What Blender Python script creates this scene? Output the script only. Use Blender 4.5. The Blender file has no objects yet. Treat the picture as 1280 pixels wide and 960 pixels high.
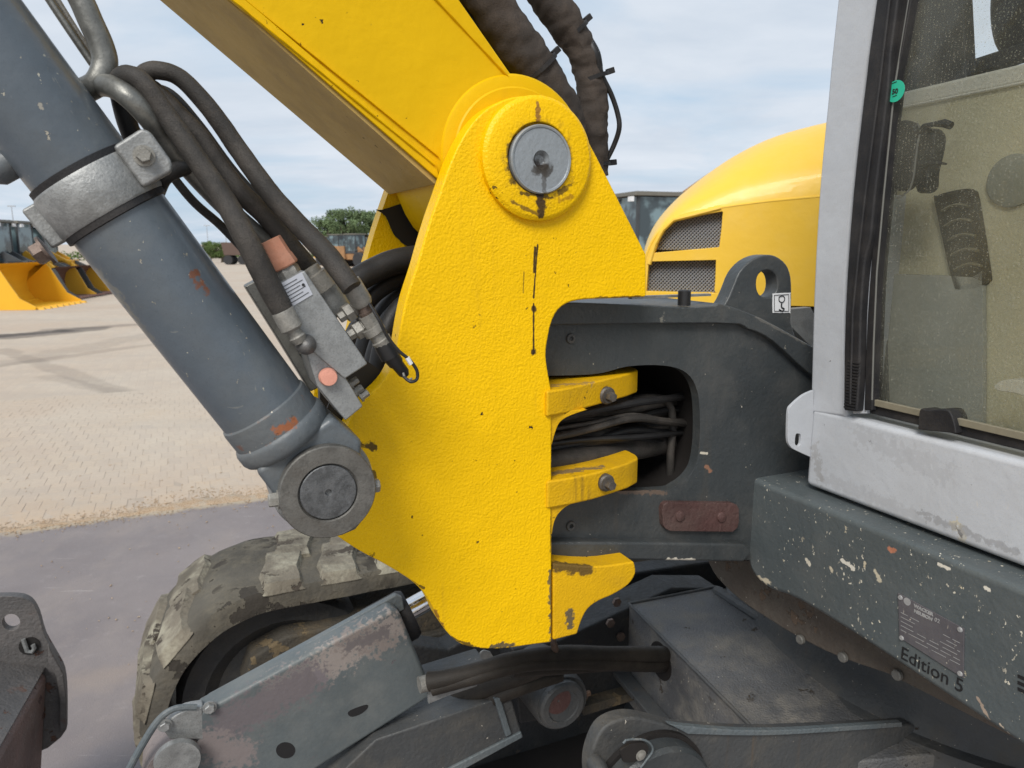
import bpy, bmesh, math, random
from mathutils import Vector, Matrix, noise as mnoise
from math import radians, pi, sin, cos, tan, sqrt
random.seed(7)
SC = bpy.context.scene
COL = SC.collection

# ---------------------------------------------------------------- camera
CAMZ = 1.8
PITCH = radians(10.8)
FPX = 920.0                       # focal length in photograph pixels (1280 wide)
cd = bpy.data.cameras.new('camera'); cam = bpy.data.objects.new('camera', cd); COL.objects.link(cam)
cam.location = (0, 0, CAMZ); cam.rotation_euler = (pi/2 - PITCH, 0, 0)
cd.sensor_width = 36.0; cd.lens = 36.0*FPX/1280.0
cd.clip_start = 0.02; cd.clip_end = 4000
cd.dof.use_dof = True; cd.dof.focus_distance = 1.15; cd.dof.aperture_fstop = 10.0
SC.camera = cam
# ---------------------------------------------------------------- light
SUN_EL, SUN_AZ = radians(44), radians(200)      # azimuth clockwise from +Y : behind the camera, a little left
w = bpy.data.worlds.new('World'); SC.world = w; w.use_nodes = True
nt = w.node_tree; N = nt.nodes; L = nt.links; N.clear()
out = N.new('ShaderNodeOutputWorld'); bg = N.new('ShaderNodeBackground'); L.new(bg.outputs[0], out.inputs[0])
sky = N.new('ShaderNodeTexSky'); sky.sky_type = 'NISHITA'; sky.sun_disc = False
sky.sun_elevation = SUN_EL; sky.sun_rotation = SUN_AZ; sky.dust_density = 2.0; sky.air_density = 1.0; sky.ozone_density = 2.0
tc = N.new('ShaderNodeTexCoord')
sep = N.new('ShaderNodeSeparateXYZ'); L.new(tc.outputs['Generated'], sep.inputs[0])
# cloud layer: project the view direction on a flat layer so streaks flatten towards the horizon
mz = N.new('ShaderNodeMath'); mz.operation = 'MAXIMUM'; L.new(sep.outputs['Z'], mz.inputs[0]); mz.inputs[1].default_value = 0.0
ad = N.new('ShaderNodeMath'); ad.operation = 'ADD'; L.new(mz.outputs[0], ad.inputs[0]); ad.inputs[1].default_value = 0.12
dx = N.new('ShaderNodeMath'); dx.operation = 'DIVIDE'; L.new(sep.outputs['X'], dx.inputs[0]); L.new(ad.outputs[0], dx.inputs[1])
dy = N.new('ShaderNodeMath'); dy.operation = 'DIVIDE'; L.new(sep.outputs['Y'], dy.inputs[0]); L.new(ad.outputs[0], dy.inputs[1])
cb = N.new('ShaderNodeCombineXYZ'); L.new(dx.outputs[0], cb.inputs[0]); L.new(dy.outputs[0], cb.inputs[1])
def _noise(scale, det, rough, vec, dist=0.0):
    n = N.new('ShaderNodeTexNoise'); n.inputs['Scale'].default_value = scale; n.inputs['Detail'].default_value = det
    n.inputs['Roughness'].default_value = rough; n.inputs['Distortion'].default_value = dist; L.new(vec, n.inputs['Vector']); return n
mp = N.new('ShaderNodeMapping'); mp.inputs['Rotation'].default_value = (0, 0, 0.35); mp.inputs['Scale'].default_value = (0.85, 1.0, 1); L.new(cb.outputs[0], mp.inputs[0])
n1 = _noise(0.75, 9, 0.58, mp.outputs[0], 0.5); n2 = _noise(0.33, 4, 0.5, mp.outputs[0])
mx = N.new('ShaderNodeMath'); mx.operation = 'ADD'; L.new(n1.outputs[0], mx.inputs[0]); L.new(n2.outputs[0], mx.inputs[1])
cr = N.new('ShaderNodeValToRGB'); cr.color_ramp.elements[0].position = 0.72; cr.color_ramp.elements[1].position = 1.30
cr.color_ramp.elements[0].color = (0.0,)*3+(1,); cr.color_ramp.elements[1].color = (1,)*3+(1,)
L.new(mx.outputs[0], cr.inputs[0])
n3 = _noise(0.9, 7, 0.6, mp.outputs[0], 0.2)
ccr = N.new('ShaderNodeValToRGB'); ccr.color_ramp.elements[0].position = 0.35; ccr.color_ramp.elements[1].position = 0.68
ccr.color_ramp.elements[0].color = (5.6, 6.35, 7.3, 1); ccr.color_ramp.elements[1].color = (7.3, 7.8, 8.5, 1); L.new(n3.outputs[0], ccr.inputs[0])
# thin-overcast blue: Nishita colour lifted by veil cloud
mix0 = N.new('ShaderNodeMix'); mix0.data_type = 'RGBA'; mix0.inputs[0].default_value = 0.80
L.new(sky.outputs[0], mix0.inputs[6]); mix0.inputs[7].default_value = (4.7, 6.3, 7.9, 1)
mix1 = N.new('ShaderNodeMix'); mix1.data_type = 'RGBA'; L.new(cr.outputs[0], mix1.inputs[0])
L.new(mix0.outputs[2], mix1.inputs[6]); L.new(ccr.outputs[0], mix1.inputs[7])
L.new(mix1.outputs[2], bg.inputs[0]); bg.inputs[1].default_value = 0.10
sd = bpy.data.lights.new('sun', 'SUN'); sd.energy = 2.9; sd.angle = radians(24); sd.color = (1, 0.96, 0.9)
sun = bpy.data.objects.new('sun', sd); COL.objects.link(sun)
sdir = Vector((sin(SUN_AZ)*cos(SUN_EL), cos(SUN_AZ)*cos(SUN_EL), sin(SUN_EL)))
sun.rotation_euler = sdir.to_track_quat('Z', 'Y').to_euler(); sun.location = sdir*50
SC.view_settings.view_transform = 'Standard'; SC.view_settings.look = 'None'
SC.view_settings.exposure = 0.12; SC.view_settings.gamma = 1.0
SC.cycles.max_bounces = 8; SC.cycles.use_denoising = True

# ---------------------------------------------------------------- photo -> place helpers
C0 = Vector((0, 0, CAMZ))
A24 = radians(24.2)
U = Vector((-sin(A24), cos(A24), 0)); V = Vector((cos(A24), sin(A24), 0)); Z = Vector((0, 0, 1))
_f = Vector((0, cos(PITCH), -sin(PITCH))); _u = Vector((0, sin(PITCH), cos(PITCH)))
def ray(px, py): return (_f*FPX + Vector((1, 0, 0))*(px-640) + _u*(480-py)).normalized()
def hit(px, py, P0, n):
    r = ray(px, py); return C0 + r*((P0-C0).dot(n)/r.dot(n))
def Hu(px, py, u): return hit(px, py, C0+U*u, U)
def Hv(px, py, v): return hit(px, py, C0+V*v, V)
def Hz(px, py, z): return hit(px, py, Vector((0, 0, z)), Z)
def Hy(px, py, y): return hit(px, py, Vector((0, y, 0)), Vector((0, 1, 0)))
def M(u, v, z): return Vector((0, 0, 0)) + U*u + V*v + Z*z
def uvz(p): return Vector((p.dot(U), p.dot(V), p.z))
def pxs(p): return (p-C0).dot(_f)/FPX            # metres per photo pixel at p
def S(pts, step=3):
    """traced outline: Catmull-Rom through points, 3-tuples (x,y,1) are sharp corners"""
    n = len(pts); o = []
    for i in range(n):
        p1, p2 = pts[i], pts[(i+1) % n]
        c1, c2 = len(p1) > 2, len(p2) > 2
        p0 = p1 if c1 else pts[i-1]; p3 = p2 if c2 else pts[(i+2) % n]
        o.append((p1[0], p1[1]))
        if c1 and c2: continue
        k = step
        for j in range(1, k):
            t = j/k
            q = []
            for a in (0, 1):
                q.append(0.5*((2*p1[a]) + (-p0[a]+p2[a])*t + (2*p0[a]-5*p1[a]+4*p2[a]-p3[a])*t*t + (-p0[a]+3*p1[a]-3*p2[a]+p3[a])*t**3))
            o.append(tuple(q))
    return o
def K(pts): return [(x, y, 1) for x, y in pts]     # all corners
def crv(pts, k=6):
    """open Catmull-Rom through 3D points (with radius in index 3 optional)"""
    o = []; n = len(pts)
    for i in range(n-1):
        p0, p1, p2, p3 = pts[max(i-1, 0)], pts[i], pts[i+1], pts[min(i+2, n-1)]
        for j in range(k):
            t = j/k
            o.append(tuple(0.5*((2*p1[a]) + (-p0[a]+p2[a])*t + (2*p0[a]-5*p1[a]+4*p2[a]-p3[a])*t*t + (-p0[a]+3*p1[a]-3*p2[a]+p3[a])*t**3) for a in range(len(p1))))
    o.append(tuple(pts[-1])); return o

# ---------------------------------------------------------------- objects
def bevel(o, wdt, seg=2, ang=35):
    m = o.modifiers.new('bevel', 'BEVEL'); m.width = wdt; m.segments = seg; m.limit_method = 'ANGLE'; m.angle_limit = radians(ang)
    m.harden_normals = True; m.use_clamp_overlap = True
def empty(name, loc, label=None, cat=None, group=None, kind=None):
    o = bpy.data.objects.new(name, None); COL.objects.link(o); o.location = loc; o.empty_display_size = .1
    tag(o, label, cat, group, kind); return o
def tag(o, label=None, cat=None, group=None, kind=None):
    if label: o['label'] = label
    if cat: o['category'] = cat
    if group: o['group'] = group
    if kind: o['kind'] = kind
    return o
def wloc(o):
    p = Vector(o.location)
    while o.parent: o = o.parent; p = p + Vector(o.location)
    return p
def obj(name, bm, mat, parent=None, bw=0, seg=2, smooth=True, sharp=32, kind=None, label=None, recalc=True):
    """bm holds world coordinates; the object's origin goes to its middle"""
    if recalc: bmesh.ops.recalc_face_normals(bm, faces=bm.faces)
    vs = bm.verts
    c = Vector((0, 0, 0))
    if len(vs):
        lo = Vector((min(v.co.x for v in vs), min(v.co.y for v in vs), min(v.co.z for v in vs)))
        hi = Vector((max(v.co.x for v in vs), max(v.co.y for v in vs), max(v.co.z for v in vs)))
        c = (lo+hi)/2
    for v in vs: v.co -= c
    me = bpy.data.meshes.new(name); bm.to_mesh(me); bm.free()
    if smooth:
        me.polygons.foreach_set('use_smooth', [True]*len(me.polygons)); me.set_sharp_from_angle(angle=radians(sharp))
    for m in (mat if isinstance(mat, (list, tuple)) else [mat]): me.materials.append(m)
    o = bpy.data.objects.new(name, me); COL.objects.link(o)
    if parent:
        o.parent = parent; o.location = c - wloc(parent)
    else: o.location = c
    if bw: bevel(o, bw, seg)
    tag(o, label, None, None, kind)
    return o
def prism(bm, pts, ext, holes=()):
    """flat outline (3D points) with optional holes, extruded by vector ext"""
    ext = Vector(ext); loops = [pts]+list(holes); es = []; all_v = []
    for lp in loops:
        vs = [bm.verts.new(Vector(p)) for p in lp]; all_v += vs
        es += [bm.edges.new((vs[i], vs[(i+1) % len(vs)])) for i in range(len(vs))]
    if holes:
        r = bmesh.ops.triangle_fill(bm, use_beauty=True, use_dissolve=False, edges=es)
        fs = [g for g in r['geom'] if isinstance(g, bmesh.types.BMFace)]
    else: fs = [bm.faces.new(all_v)]
    r = bmesh.ops.extrude_face_region(bm, geom=fs, use_keep_orig=True)
    bmesh.ops.translate(bm, vec=ext, verts=[g for g in r['geom'] if isinstance(g, bmesh.types.BMVert)])
    return bm
def PR(pts, ext, holes=()): return prism(bmesh.new(), pts, ext, holes)
def plate_u(pts, u, th, holes=()):      # traced outline on the plane u, thickness th away from the camera
    return PR([Hu(x, y, u) for x, y in S(pts)], U*th, [[Hu(x, y, u) for x, y in S(h)] for h in holes])
def plate_v(pts, v, th, holes=()):
    return PR([Hv(x, y, v) for x, y in S(pts)], V*th, [[Hv(x, y, v) for x, y in S(h)] for h in holes])
def boxm(bm, u0, u1, v0, v1, z0, z1):
    q = [M(u0, v0, z0), M(u1, v0, z0), M(u1, v1, z0), M(u0, v1, z0)]
    prism(bm, q, Z*(z1-z0)); return bm
def BX(*a): return boxm(bmesh.new(), *a)
def boxx(bm, x0, x1, y0, y1, z0, z1):
    prism(bm, [(x0, y0, z0), (x1, y0, z0), (x1, y1, z0), (x0, y1, z0)], Z*(z1-z0)); return bm
def frame_for(d):
    d = Vector(d).normalized(); a = Z if abs(d.z) < .9 else Vector((1, 0, 0))
    x = d.cross(a).normalized(); y = d.cross(x).normalized(); return x, y, d
def lathe(bm, P, axis, prof, seg=40, phase=0.0, cap=True):
    """prof: (radius, distance along axis) pairs"""
    x, y, d = frame_for(axis); rings = []
    for r, h in prof:
        if r <= 1e-6: rings.append([bm.verts.new(P + d*h)])
        else: rings.append([bm.verts.new(P + d*h + (x*cos(2*pi*i/seg+phase) + y*sin(2*pi*i/seg+phase))*r) for i in range(seg)])
    for a, b in zip(rings, rings[1:]):
        if len(a) == 1 and len(b) == 1: continue
        for i in range(seg):
            j = (i+1) % seg
            if len(a) == 1: bm.faces.new((a[0], b[i], b[j]))
            elif len(b) == 1: bm.faces.new((a[i], a[j], b[0]))
            else: bm.faces.new((a[i], a[j], b[j], b[i]))
    if cap:
        if len(rings[0]) > 2: bm.faces.new(rings[0])
        if len(rings[-1]) > 2: bm.faces.new(list(reversed(rings[-1])))
    return bm
def LA(P, axis, prof, seg=40, phase=0.0): return lathe(bmesh.new(), P, axis, prof, seg, phase)
def tube(bm, pts, rad, seg=16, closed_ends=True, wr=0.0, wf=60.0, squash=1.0):
    """sweep a circle; pts Vectors, rad scalar or list, wr wrinkle amount"""
    n = len(pts); T = []
    pts = [Vector(p) for p in pts]
    for i in range(n):
        T.append((pts[min(i+1, n-1)]-pts[max(i-1, 0)]).normalized())
    x, y, _ = frame_for(T[0]); rings = []
    for i in range(n):
        if i:
            x = (x - T[i]*x.dot(T[i])).normalized(); y = T[i].cross(x).normalized()
        r0 = rad[i] if isinstance(rad, (list, tuple)) else rad
        ring = []
        for k in range(seg):
            a = 2*pi*k/seg
            dv = x*cos(a) + y*sin(a)*squash; r = r0
            if wr: r *= 1 + wr*mnoise.noise((pts[i]+dv*r0)*wf) + wr*.6*mnoise.noise((pts[i]+dv*r0)*wf*2.3)
            ring.append(bm.verts.new(pts[i] + dv*r))
        rings.append(ring)
    for a, b in zip(rings, rings[1:]):
        for k in range(seg):
            j = (k+1) % seg; bm.faces.new((a[k], a[j], b[j], b[k]))
    if closed_ends: bm.faces.new(rings[0]); bm.faces.new(list(reversed(rings[-1])))
    return bm
def hose(pts, rpx, k=6, seg=16, wr=0.0, wf=60, bm=None, squash=1.0):
    """pts (px,py,u), radius in photo pixels (scalar or list per point)"""
    bm = bm or bmesh.new(); P = []
    for i, q in enumerate(pts):
        p = Hu(q[0], q[1], q[2]); r = (rpx[i] if isinstance(rpx, (list, tuple)) else rpx)*pxs(p); P.append((p.x, p.y, p.z, r))
    c = crv(P, k); return tube(bm, [Vector(q[:3]) for q in c], [q[3] for q in c], seg, True, wr, wf, squash)
def hexbolt(P, axis, r, h, bm=None, washer=True):
    bm = bm or bmesh.new()
    if washer: lathe(bm, P, axis, [(0, 0), (r*1.35, 0), (r*1.35, h*.22), (0, h*.22)], 24, cap=False)
    lathe(bm, P+Vector(axis).normalized()*h*.2, axis, [(0, 0), (r, 0), (r, h*.72), (r*.86, h*.85), (0, h*.85)], 6, random.random(), cap=False)
    return bm

# ---------------------------------------------------------------- materials
class NB:
    def __init__(s, name):
        s.m = bpy.data.materials.new(name); s.m.use_nodes = True; s.t = s.m.node_tree; s.N = s.t.nodes; s.L = s.t.links
        s.b = s.N['Principled BSDF']; s.pos = s.N.new('ShaderNodeNewGeometry').outputs['Position']; s.col = None; s.h = None; s.ro = None
    def link(s, a, b): s.L.new(a, b)
    def val(s, x, sock):
        if hasattr(x, 'is_output'): s.L.new(x, sock)
        elif isinstance(x, (tuple, list)): sock.default_value = tuple(x)+(1,) if len(x) == 3 and len(sock.default_value) == 4 else x
        else: sock.default_value = x
    def math(s, op, a, b=0.0, c=None, clamp=False):
        n = s.N.new('ShaderNodeMath'); n.operation = op; n.use_clamp = clamp; s.val(a, n.inputs[0]); s.val(b, n.inputs[1])
        if c is not None: s.val(c, n.inputs[2])
        return n.outputs[0]
    def vm(s, op, a, b=None):
        n = s.N.new('ShaderNodeVectorMath'); n.operation = op; s.val(a, n.inputs[0])
        if b is not None: s.val(b, n.inputs[1])
        return n
    def scl(s, sc, rot=(0, 0, 0), vec=None):
        n = s.N.new('ShaderNodeMapping'); n.inputs['Scale'].default_value = sc; n.inputs['Rotation'].default_value = rot
        s.L.new(vec or s.pos, n.inputs[0]); return n.outputs[0]
    def noise(s, scale, det=4, rough=.55, vec=None, dist=0.0):
        n = s.N.new('ShaderNodeTexNoise'); n.inputs['Scale'].default_value = scale; n.inputs['Detail'].default_value = det
        n.inputs['Roughness'].default_value = rough; n.inputs['Distortion'].default_value = dist; s.L.new(vec or s.pos, n.inputs['Vector']); return n.outputs[0]
    def ramp(s, x, a, b, inv=False):
        n = s.N.new('ShaderNodeMapRange'); n.clamp = True; n.interpolation_type = 'SMOOTHSTEP'
        s.val(x, n.inputs[0]); n.inputs[1].default_value = a; n.inputs[2].default_value = b
        n.inputs[3].default_value = 1.0 if inv else 0.0; n.inputs[4].default_value = 0.0 if inv else 1.0; return n.outputs[0]
    def mix(s, f, a, b):
        n = s.N.new('ShaderNodeMix'); n.data_type = 'RGBA'; s.val(f, n.inputs[0]); s.val(a, n.inputs[6]); s.val(b, n.inputs[7]); return n.outputs[2]
    def over(s, f, c):     # paint colour c over what is there with mask f
        s.col = s.mix(f, s.col, c)
    def bump(s, h, dist, strength=1.0, prev=None):
        n = s.N.new('ShaderNodeBump'); n.inputs['Distance'].default_value = dist; n.inputs['Strength'].default_value = strength
        s.L.new(h, n.inputs['Height'])
        if prev is not None: s.L.new(prev, n.inputs['Normal'])
        return n.outputs[0]
    def edge(s, rad=.004, lo=.02, hi=.2):
        b = s.N.new('ShaderNodeBevel'); b.samples = 3; b.inputs[0].default_value = rad
        g = s.N.new('ShaderNodeNewGeometry'); d = s.vm('DOT_PRODUCT', b.outputs[0], g.outputs['Normal']).outputs['Value']
        return s.ramp(s.math('SUBTRACT', 1.0, d), lo, hi)
    def seg(s, A, B, r, amp=.4, nscale=90, soft=.5):
        """mask around the segment A-B of radius r with a ragged rim"""
        A = Vector(A); B = Vector(B); ab = B-A; l2 = max(ab.length_squared, 1e-9)
        pa = s.vm('SUBTRACT', s.pos, tuple(A)).outputs[0]
        h = s.math('DIVIDE', s.vm('DOT_PRODUCT', pa, tuple(ab)).outputs['Value'], l2, clamp=True)
        n = s.vm('SCALE', tuple(ab)); s.L.new(h, n.inputs['Scale'])
        d = s.vm('LENGTH', s.vm('SUBTRACT', pa, n.outputs[0]).outputs[0]).outputs['Value']
        nz = s.math('MULTIPLY', s.math('SUBTRACT', s.noise(nscale, 4, .6), .5), amp*r*4)
        return s.ramp(s.math('ADD', d, nz), r*(1-soft), r, inv=True)
    def fin(s, rough=.5, metal=0.0, coat=0.0, spec=.5, normal=None):
        s.val(s.col, s.b.inputs['Base Color']); s.val(rough, s.b.inputs['Roughness']); s.val(metal, s.b.inputs['Metallic'])
        s.b.inputs['Coat Weight'].default_value = coat; s.b.inputs['Specular IOR Level'].default_value = spec
        if normal is not None: s.L.new(normal, s.b.inputs['Normal'])
        return s.m
def paint(name, col, rough=.42, var=.12, peel=.0006, psc=160, chips=0.0, chipcol=(.06, .05, .045), chipsc=30, dust=0.0, dustcol=(.33, .28, .2),
          specks=0.0, speckcol=(.55, .5, .42), edgec=None, edgeamt=.5, streak=0.0, streakcol=(.1, .07, .04), coat=0.0, stains=(), scratch=0.0, spec=.5, grit=.35):
    b = NB(name)
    lo = tuple(c*(1-var) for c in col); hi = tuple(min(1, c*(1+var)) for c in col)
    big = b.noise(3.5, 5, .6)
    b.col = b.mix(b.ramp(big, .3, .7), lo, hi)
    rg = b.math('MULTIPLY_ADD', b.noise(45, 5, .6), .22, rough-.11)
    if grit:
        b.over(b.math('MULTIPLY', b.ramp(b.noise(520, 3, .7), .50, .72), grit), tuple(c*.62 for c in col))
        b.over(b.math('MULTIPLY', b.math('MULTIPLY', b.ramp(b.noise(190, 6, .75), .60, .68), b.ramp(b.noise(7, 4), .4, .6)), grit*1.3), tuple(c*.5 for c in col))
    if dust:
        dm = b.math('MULTIPLY', b.ramp(b.noise(9, 8, .68), .42, .74), dust)
        b.over(dm, dustcol); rg = b.math('MULTIPLY_ADD', dm, .4, rg)
    if streak:
        st = b.noise(1.0, 6, .62, b.scl((42, 42, 2.6)))
        sm = b.math('MULTIPLY', b.math('MULTIPLY', b.ramp(st, .56, .74), b.ramp(b.noise(5, 4), .45, .65)), streak)
        b.over(sm, streakcol)
    if scratch:
        sc_ = b.noise(1.0, 3, .5, b.scl((22, 260, 60), (0.3, 0.5, .7)))
        b.over(b.math('MULTIPLY', b.ramp(sc_, .69, .74), scratch), speckcol)
    hh = b.noise(psc, 3, .5)
    if chips:
        cm = b.math('MULTIPLY', b.ramp(b.noise(chipsc, 8, .62), .70-chips*.12, .715-chips*.12), b.ramp(b.noise(4.3, 3), .42, .55))
        b.over(cm, chipcol); hh = b.math('SUBTRACT', hh, b.math('MULTIPLY', cm, .6)); rg = b.math('MULTIPLY_ADD', cm, .3, rg)
    if specks:
        f1 = b.noise(150, 3, .55, b.scl((1, 1, .7))); cl = b.noise(13, 3, .6)
        th = b.math('SUBTRACT', .90-specks*.06, b.math('MULTIPLY', cl, .30))
        sm = b.ramp(b.math('SUBTRACT', f1, th), .0, .012)
        b.over(sm, b.mix(b.ramp(b.noise(90, 2), .4, .6), speckcol, tuple(c*.5 for c in speckcol)))
        f2 = b.noise(55, 5, .65); th2 = b.math('SUBTRACT', .96-specks*.06, b.math('MULTIPLY', b.noise(9, 2), .36))
        b.over(b.ramp(b.math('SUBTRACT', f2, th2), .0, .01), b.mix(b.ramp(b.noise(120, 2), .4, .6), speckcol, tuple(c*.4 for c in speckcol)))
    if edgec is not None:
        em = b.math('MULTIPLY', b.edge(), b.ramp(b.noise(34, 6, .65), .62-edgeamt*.3, .66-edgeamt*.3)); b.over(em, edgec)
    for A, B, r, amp, colr, op in stains:
        mk = b.math('MULTIPLY', b.seg(A, B, r, amp), op); b.over(mk, colr)
    nrm = b.bump(hh, peel*2.2) if peel else None
    wv = b.bump(b.noise(22, 3, .5), .0016, 1, nrm)
    return b.fin(rg, 0, coat, spec, wv)
def metal(name, col, rough=.4, met=.9, rust=0.0, rustcol=(.13, .055, .025), var=.25, scale=30, grime=.3, bumpd=.0006):
    b = NB(name); b.col = b.mix(b.ramp(b.noise(scale, 7, .65), .3, .7), tuple(c*(1-var) for c in col), tuple(min(1, c*(1+var)) for c in col))
    mm = met
    if grime: b.over(b.math('MULTIPLY', b.ramp(b.noise(scale*.5, 8, .7), .5, .75), grime), (.06, .05, .04))
    b.over(b.math('MULTIPLY', b.ramp(b.noise(430, 4, .7), .5, .66), .45), tuple(c*.5 for c in col))
    if rust:
        rm = b.ramp(b.noise(18, 9, .7), .66-rust*.25, .74-rust*.25); b.over(rm, rustcol); mm = b.math('MULTIPLY', b.math('SUBTRACT', 1.0, rm), met)
    return b.fin(b.math('MULTIPLY_ADD', b.noise(scale*2, 6, .6), .35, rough-.15), mm, 0, .5, b.bump(b.noise(scale*6, 5, .6), bumpd))
def rubber(name, col, rough=.75, dust=.3, dustcol=(.16, .14, .12), ds=14, bs=350, bd=.0005):
    b = NB(name); b.col = b.mix(b.noise(25, 6, .6), tuple(c*.7 for c in col), tuple(c*1.3 for c in col))
    b.over(b.math('MULTIPLY', b.ramp(b.noise(ds, 8, .68), .38, .7), dust), dustcol)
    b.over(b.math('MULTIPLY', b.ramp(b.noise(600, 3, .7), .48, .62), .5), tuple(c*.6 for c in col))
    b.over(b.math('MULTIPLY', b.ramp(b.noise(310, 3, .7), .66, .70), .5*dust), dustcol)
    return b.fin(b.math('MULTIPLY_ADD', b.noise(50, 4), .2, rough-.1), 0, 0, .35, b.bump(b.noise(bs, 3, .6), bd))
def flat(name, col, rough=.6, met=0.0, var=.1, sc=8):
    b = NB(name); b.col = b.mix(b.noise(sc, 5, .6), tuple(c*(1-var) for c in col), tuple(min(1, c*(1+var)) for c in col)); return b.fin(rough, met)
# ================================================================ planes of the excavator
pin = Hy(676, 200, 1.15); U0 = uvz(pin).x            # front face of the near bracket cheek
UC = U0 - .095                                       # axis plane of the boom cylinder
U1 = U0 + .07                                        # front face of the grey swing frame
UB = U0 + .045                                       # near face of the boom
VS = uvz(Hu(940, 650, U1)).y                         # front face of the grey skirt
VC = uvz(Hu(940, 650, U1)).y + .05                   # front face of the cab
UCAB = uvz(Hv(1030, 300, VC)).x                      # far corner of the cab front
def at0(x, y, du=0.0): return tuple(Hu(x, y, U0+du))
YEL = (.87, .52, .001); GREY = (.043, .049, .052)
DK = (.035, .022, .014); RUST = (.16, .055, .022)
def drip(x0, y0, x1, y1, rpx, c=DK, op=.95, amp=.35, u=None):
    u = U0 if u is None else u
    return (tuple(Hu(x0, y0, u)), tuple(Hu(x1, y1, u)), rpx*pxs(Hu(x0, y0, u)), amp, c, op)
m_bracket = paint('yellow bracket paint', YEL, .38, .05, .0007, 245, grit=.12, chips=.10, chipcol=DK, chipsc=60, edgec=(.07, .05, .035), edgeamt=-.15, streak=.25, streakcol=(.42, .24, .02), spec=.2, stains=[
    drip(672, 306, 667, 372, 1.6), drip(667, 380, 667, 442, 1.6), drip(667, 386, 667, 387, 5), drip(667, 439, 667, 440, 5), drip(669, 310, 668, 340, 2.6),
    drip(655, 340, 654, 366, 1.0, DK, .6), drip(675, 243, 679, 266, 9, (.045, .03, .02), .9, .5), drip(700, 240, 712, 205, 5, DK, .8, .6, ),
    drip(652, 240, 700, 246, 6, DK, .85, .6), drip(643, 225, 640, 190, 5, DK, .75, .5),
    drip(674, 262, 700, 258, 3, (.12, .05, .02), .8, .7), drip(640, 255, 674, 268, 3, (.10, .05, .02), .7, .7),
    drip(560, 797, 600, 811, 2.5, DK, .85, 1.0), drip(615, 808, 640, 806, 4, (.06, .06, .055), .9, 1.1), drip(536, 752, 556, 790, 3, RUST, .8, .9),
    drip(688, 715, 690, 800, 4, (.07, .07, .06), .85, 1.0), drip(690, 560, 688, 690, 1.2, DK, .6, 1.0), drip(450, 690, 530, 735, 1.6, DK, .8, 1.0),
    drip(667, 121, 680, 122, 1.5, (.5, .2, .1), .7, 1.0), drip(745, 373, 800, 371, 2.2, (.12, .06, .02), .7, .9), drip(500, 330, 497, 345, 2, RUST, .5, .8),
    drip(452, 555, 470, 560, 5, DK, .9, .9), drip(466, 590, 470, 597, 3, DK, .8, .9)])
m_boss = paint('yellow pin boss paint', YEL, .38, .05, .0007, 245, grit=.15, chips=.5, chipcol=DK, chipsc=60, streak=.3, streakcol=(.35, .17, .02), spec=.2, stains=[drip(676, 200, 676, 201, 55, (.20, .11, .02), .5, .35, U0-.016), drip(676, 202, 676, 203, 49, (.05, .03, .02), .85, .22, U0-.016),
    drip(675, 243, 678, 268, 7, (.04, .025, .018), .95, .5, U0-.016), drip(700, 240, 712, 232, 4, DK, .7, .8, U0-.016), drip(652, 241, 690, 247, 3, DK, .8, .6, U0-.016),
    drip(641, 225, 637, 185, 6, DK, .75, .6, U0-.016), drip(672, 128, 674, 158, 3.5, (.2, .08, .03), .8, 1.3, U0-.016), drip(700, 250, 714, 246, 4, (.32, .14, .02), .6, .9, U0-.016),
    drip(640, 252, 672, 268, 3, (.10, .05, .02), .75, .7, U0-.016)])
m_boom = paint('yellow boom paint', (.70, .425, .001), .42, .03, .0003, 60, spec=.15, grit=.08, chips=.15, chipcol=DK, chipsc=70, streak=.12, streakcol=(.4, .24, .02), coat=.0)
m_lug = paint('grimy yellow lug paint', (.72, .41, .006), .45, .1, .0006, 260, chips=.1, chipcol=(.05, .04, .03), chipsc=45, dust=.22, dustcol=(.09, .06, .04), streak=.8, streakcol=(.12, .07, .025), edgec=(.07, .05, .035), edgeamt=.1, spec=.2, stains=[drip(694, 706, 736, 712, 11, (.05, .035, .025), .85, .5, U0+.004), drip(712, 765, 712, 782, 6, (.07, .07, .065), .9, .9, U0+.004), drip(690, 478, 740, 474, 9, (.2, .15, .12), .6, .8, U0+.03), drip(690, 592, 750, 580, 9, (.12, .10, .09), .75, .8, U0+.03)])
m_under = paint('shaded dusty yellow paint', (.47, .32, .085), .6, .12, .0004, 90, chips=.2, chipcol=(.04, .03, .02), chipsc=60, dust=.6, dustcol=(.36, .27, .14), streak=.15)  # dusty yellow, also darkened in the paint for the boom's shaded underside
m_grey = paint('anthracite frame paint', GREY, .40, .14, .0005, 130, chips=.06, chipcol=(.5, .46, .36), chipsc=40, dust=.28, dustcol=(.14, .13, .115), specks=.10, streak=.25, streakcol=(.10, .075, .05), edgec=(.16, .15, .13), edgeamt=.0, stains=[drip(781, 571, 799, 575, 3.2, (.55, .5, .4), .95, .7, U1), drip(882, 583, 888, 588, 3, (.3, .15, .09), .8, .9, U1), drip(876, 566, 884, 567, 2, (.6, .55, .45), .9, .6, U1), drip(835, 700, 868, 701, 3.2, (.58, .54, .46), .95, .8, U1-.022), drip(700, 610, 830, 616, 4, (.16, .11, .08), .7, 1.0, U1), drip(745, 625, 745, 700, 5, (.10, .075, .06), .5, 1.0, U1-.01), drip(945, 396, 1008, 430, 2, (.17, .16, .14), .5, .9, U1-.016)])
m_greyd = paint('dirty anthracite paint', (.056, .059, .061), .55, .2, .0008, 110, chips=.2, chipcol=(.035, .025, .018), chipsc=35, dust=.65, dustcol=(.105, .095, .08), specks=.18, streak=.4, streakcol=(.11, .075, .045), edgec=(.2, .18, .15), edgeamt=.1)
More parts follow.
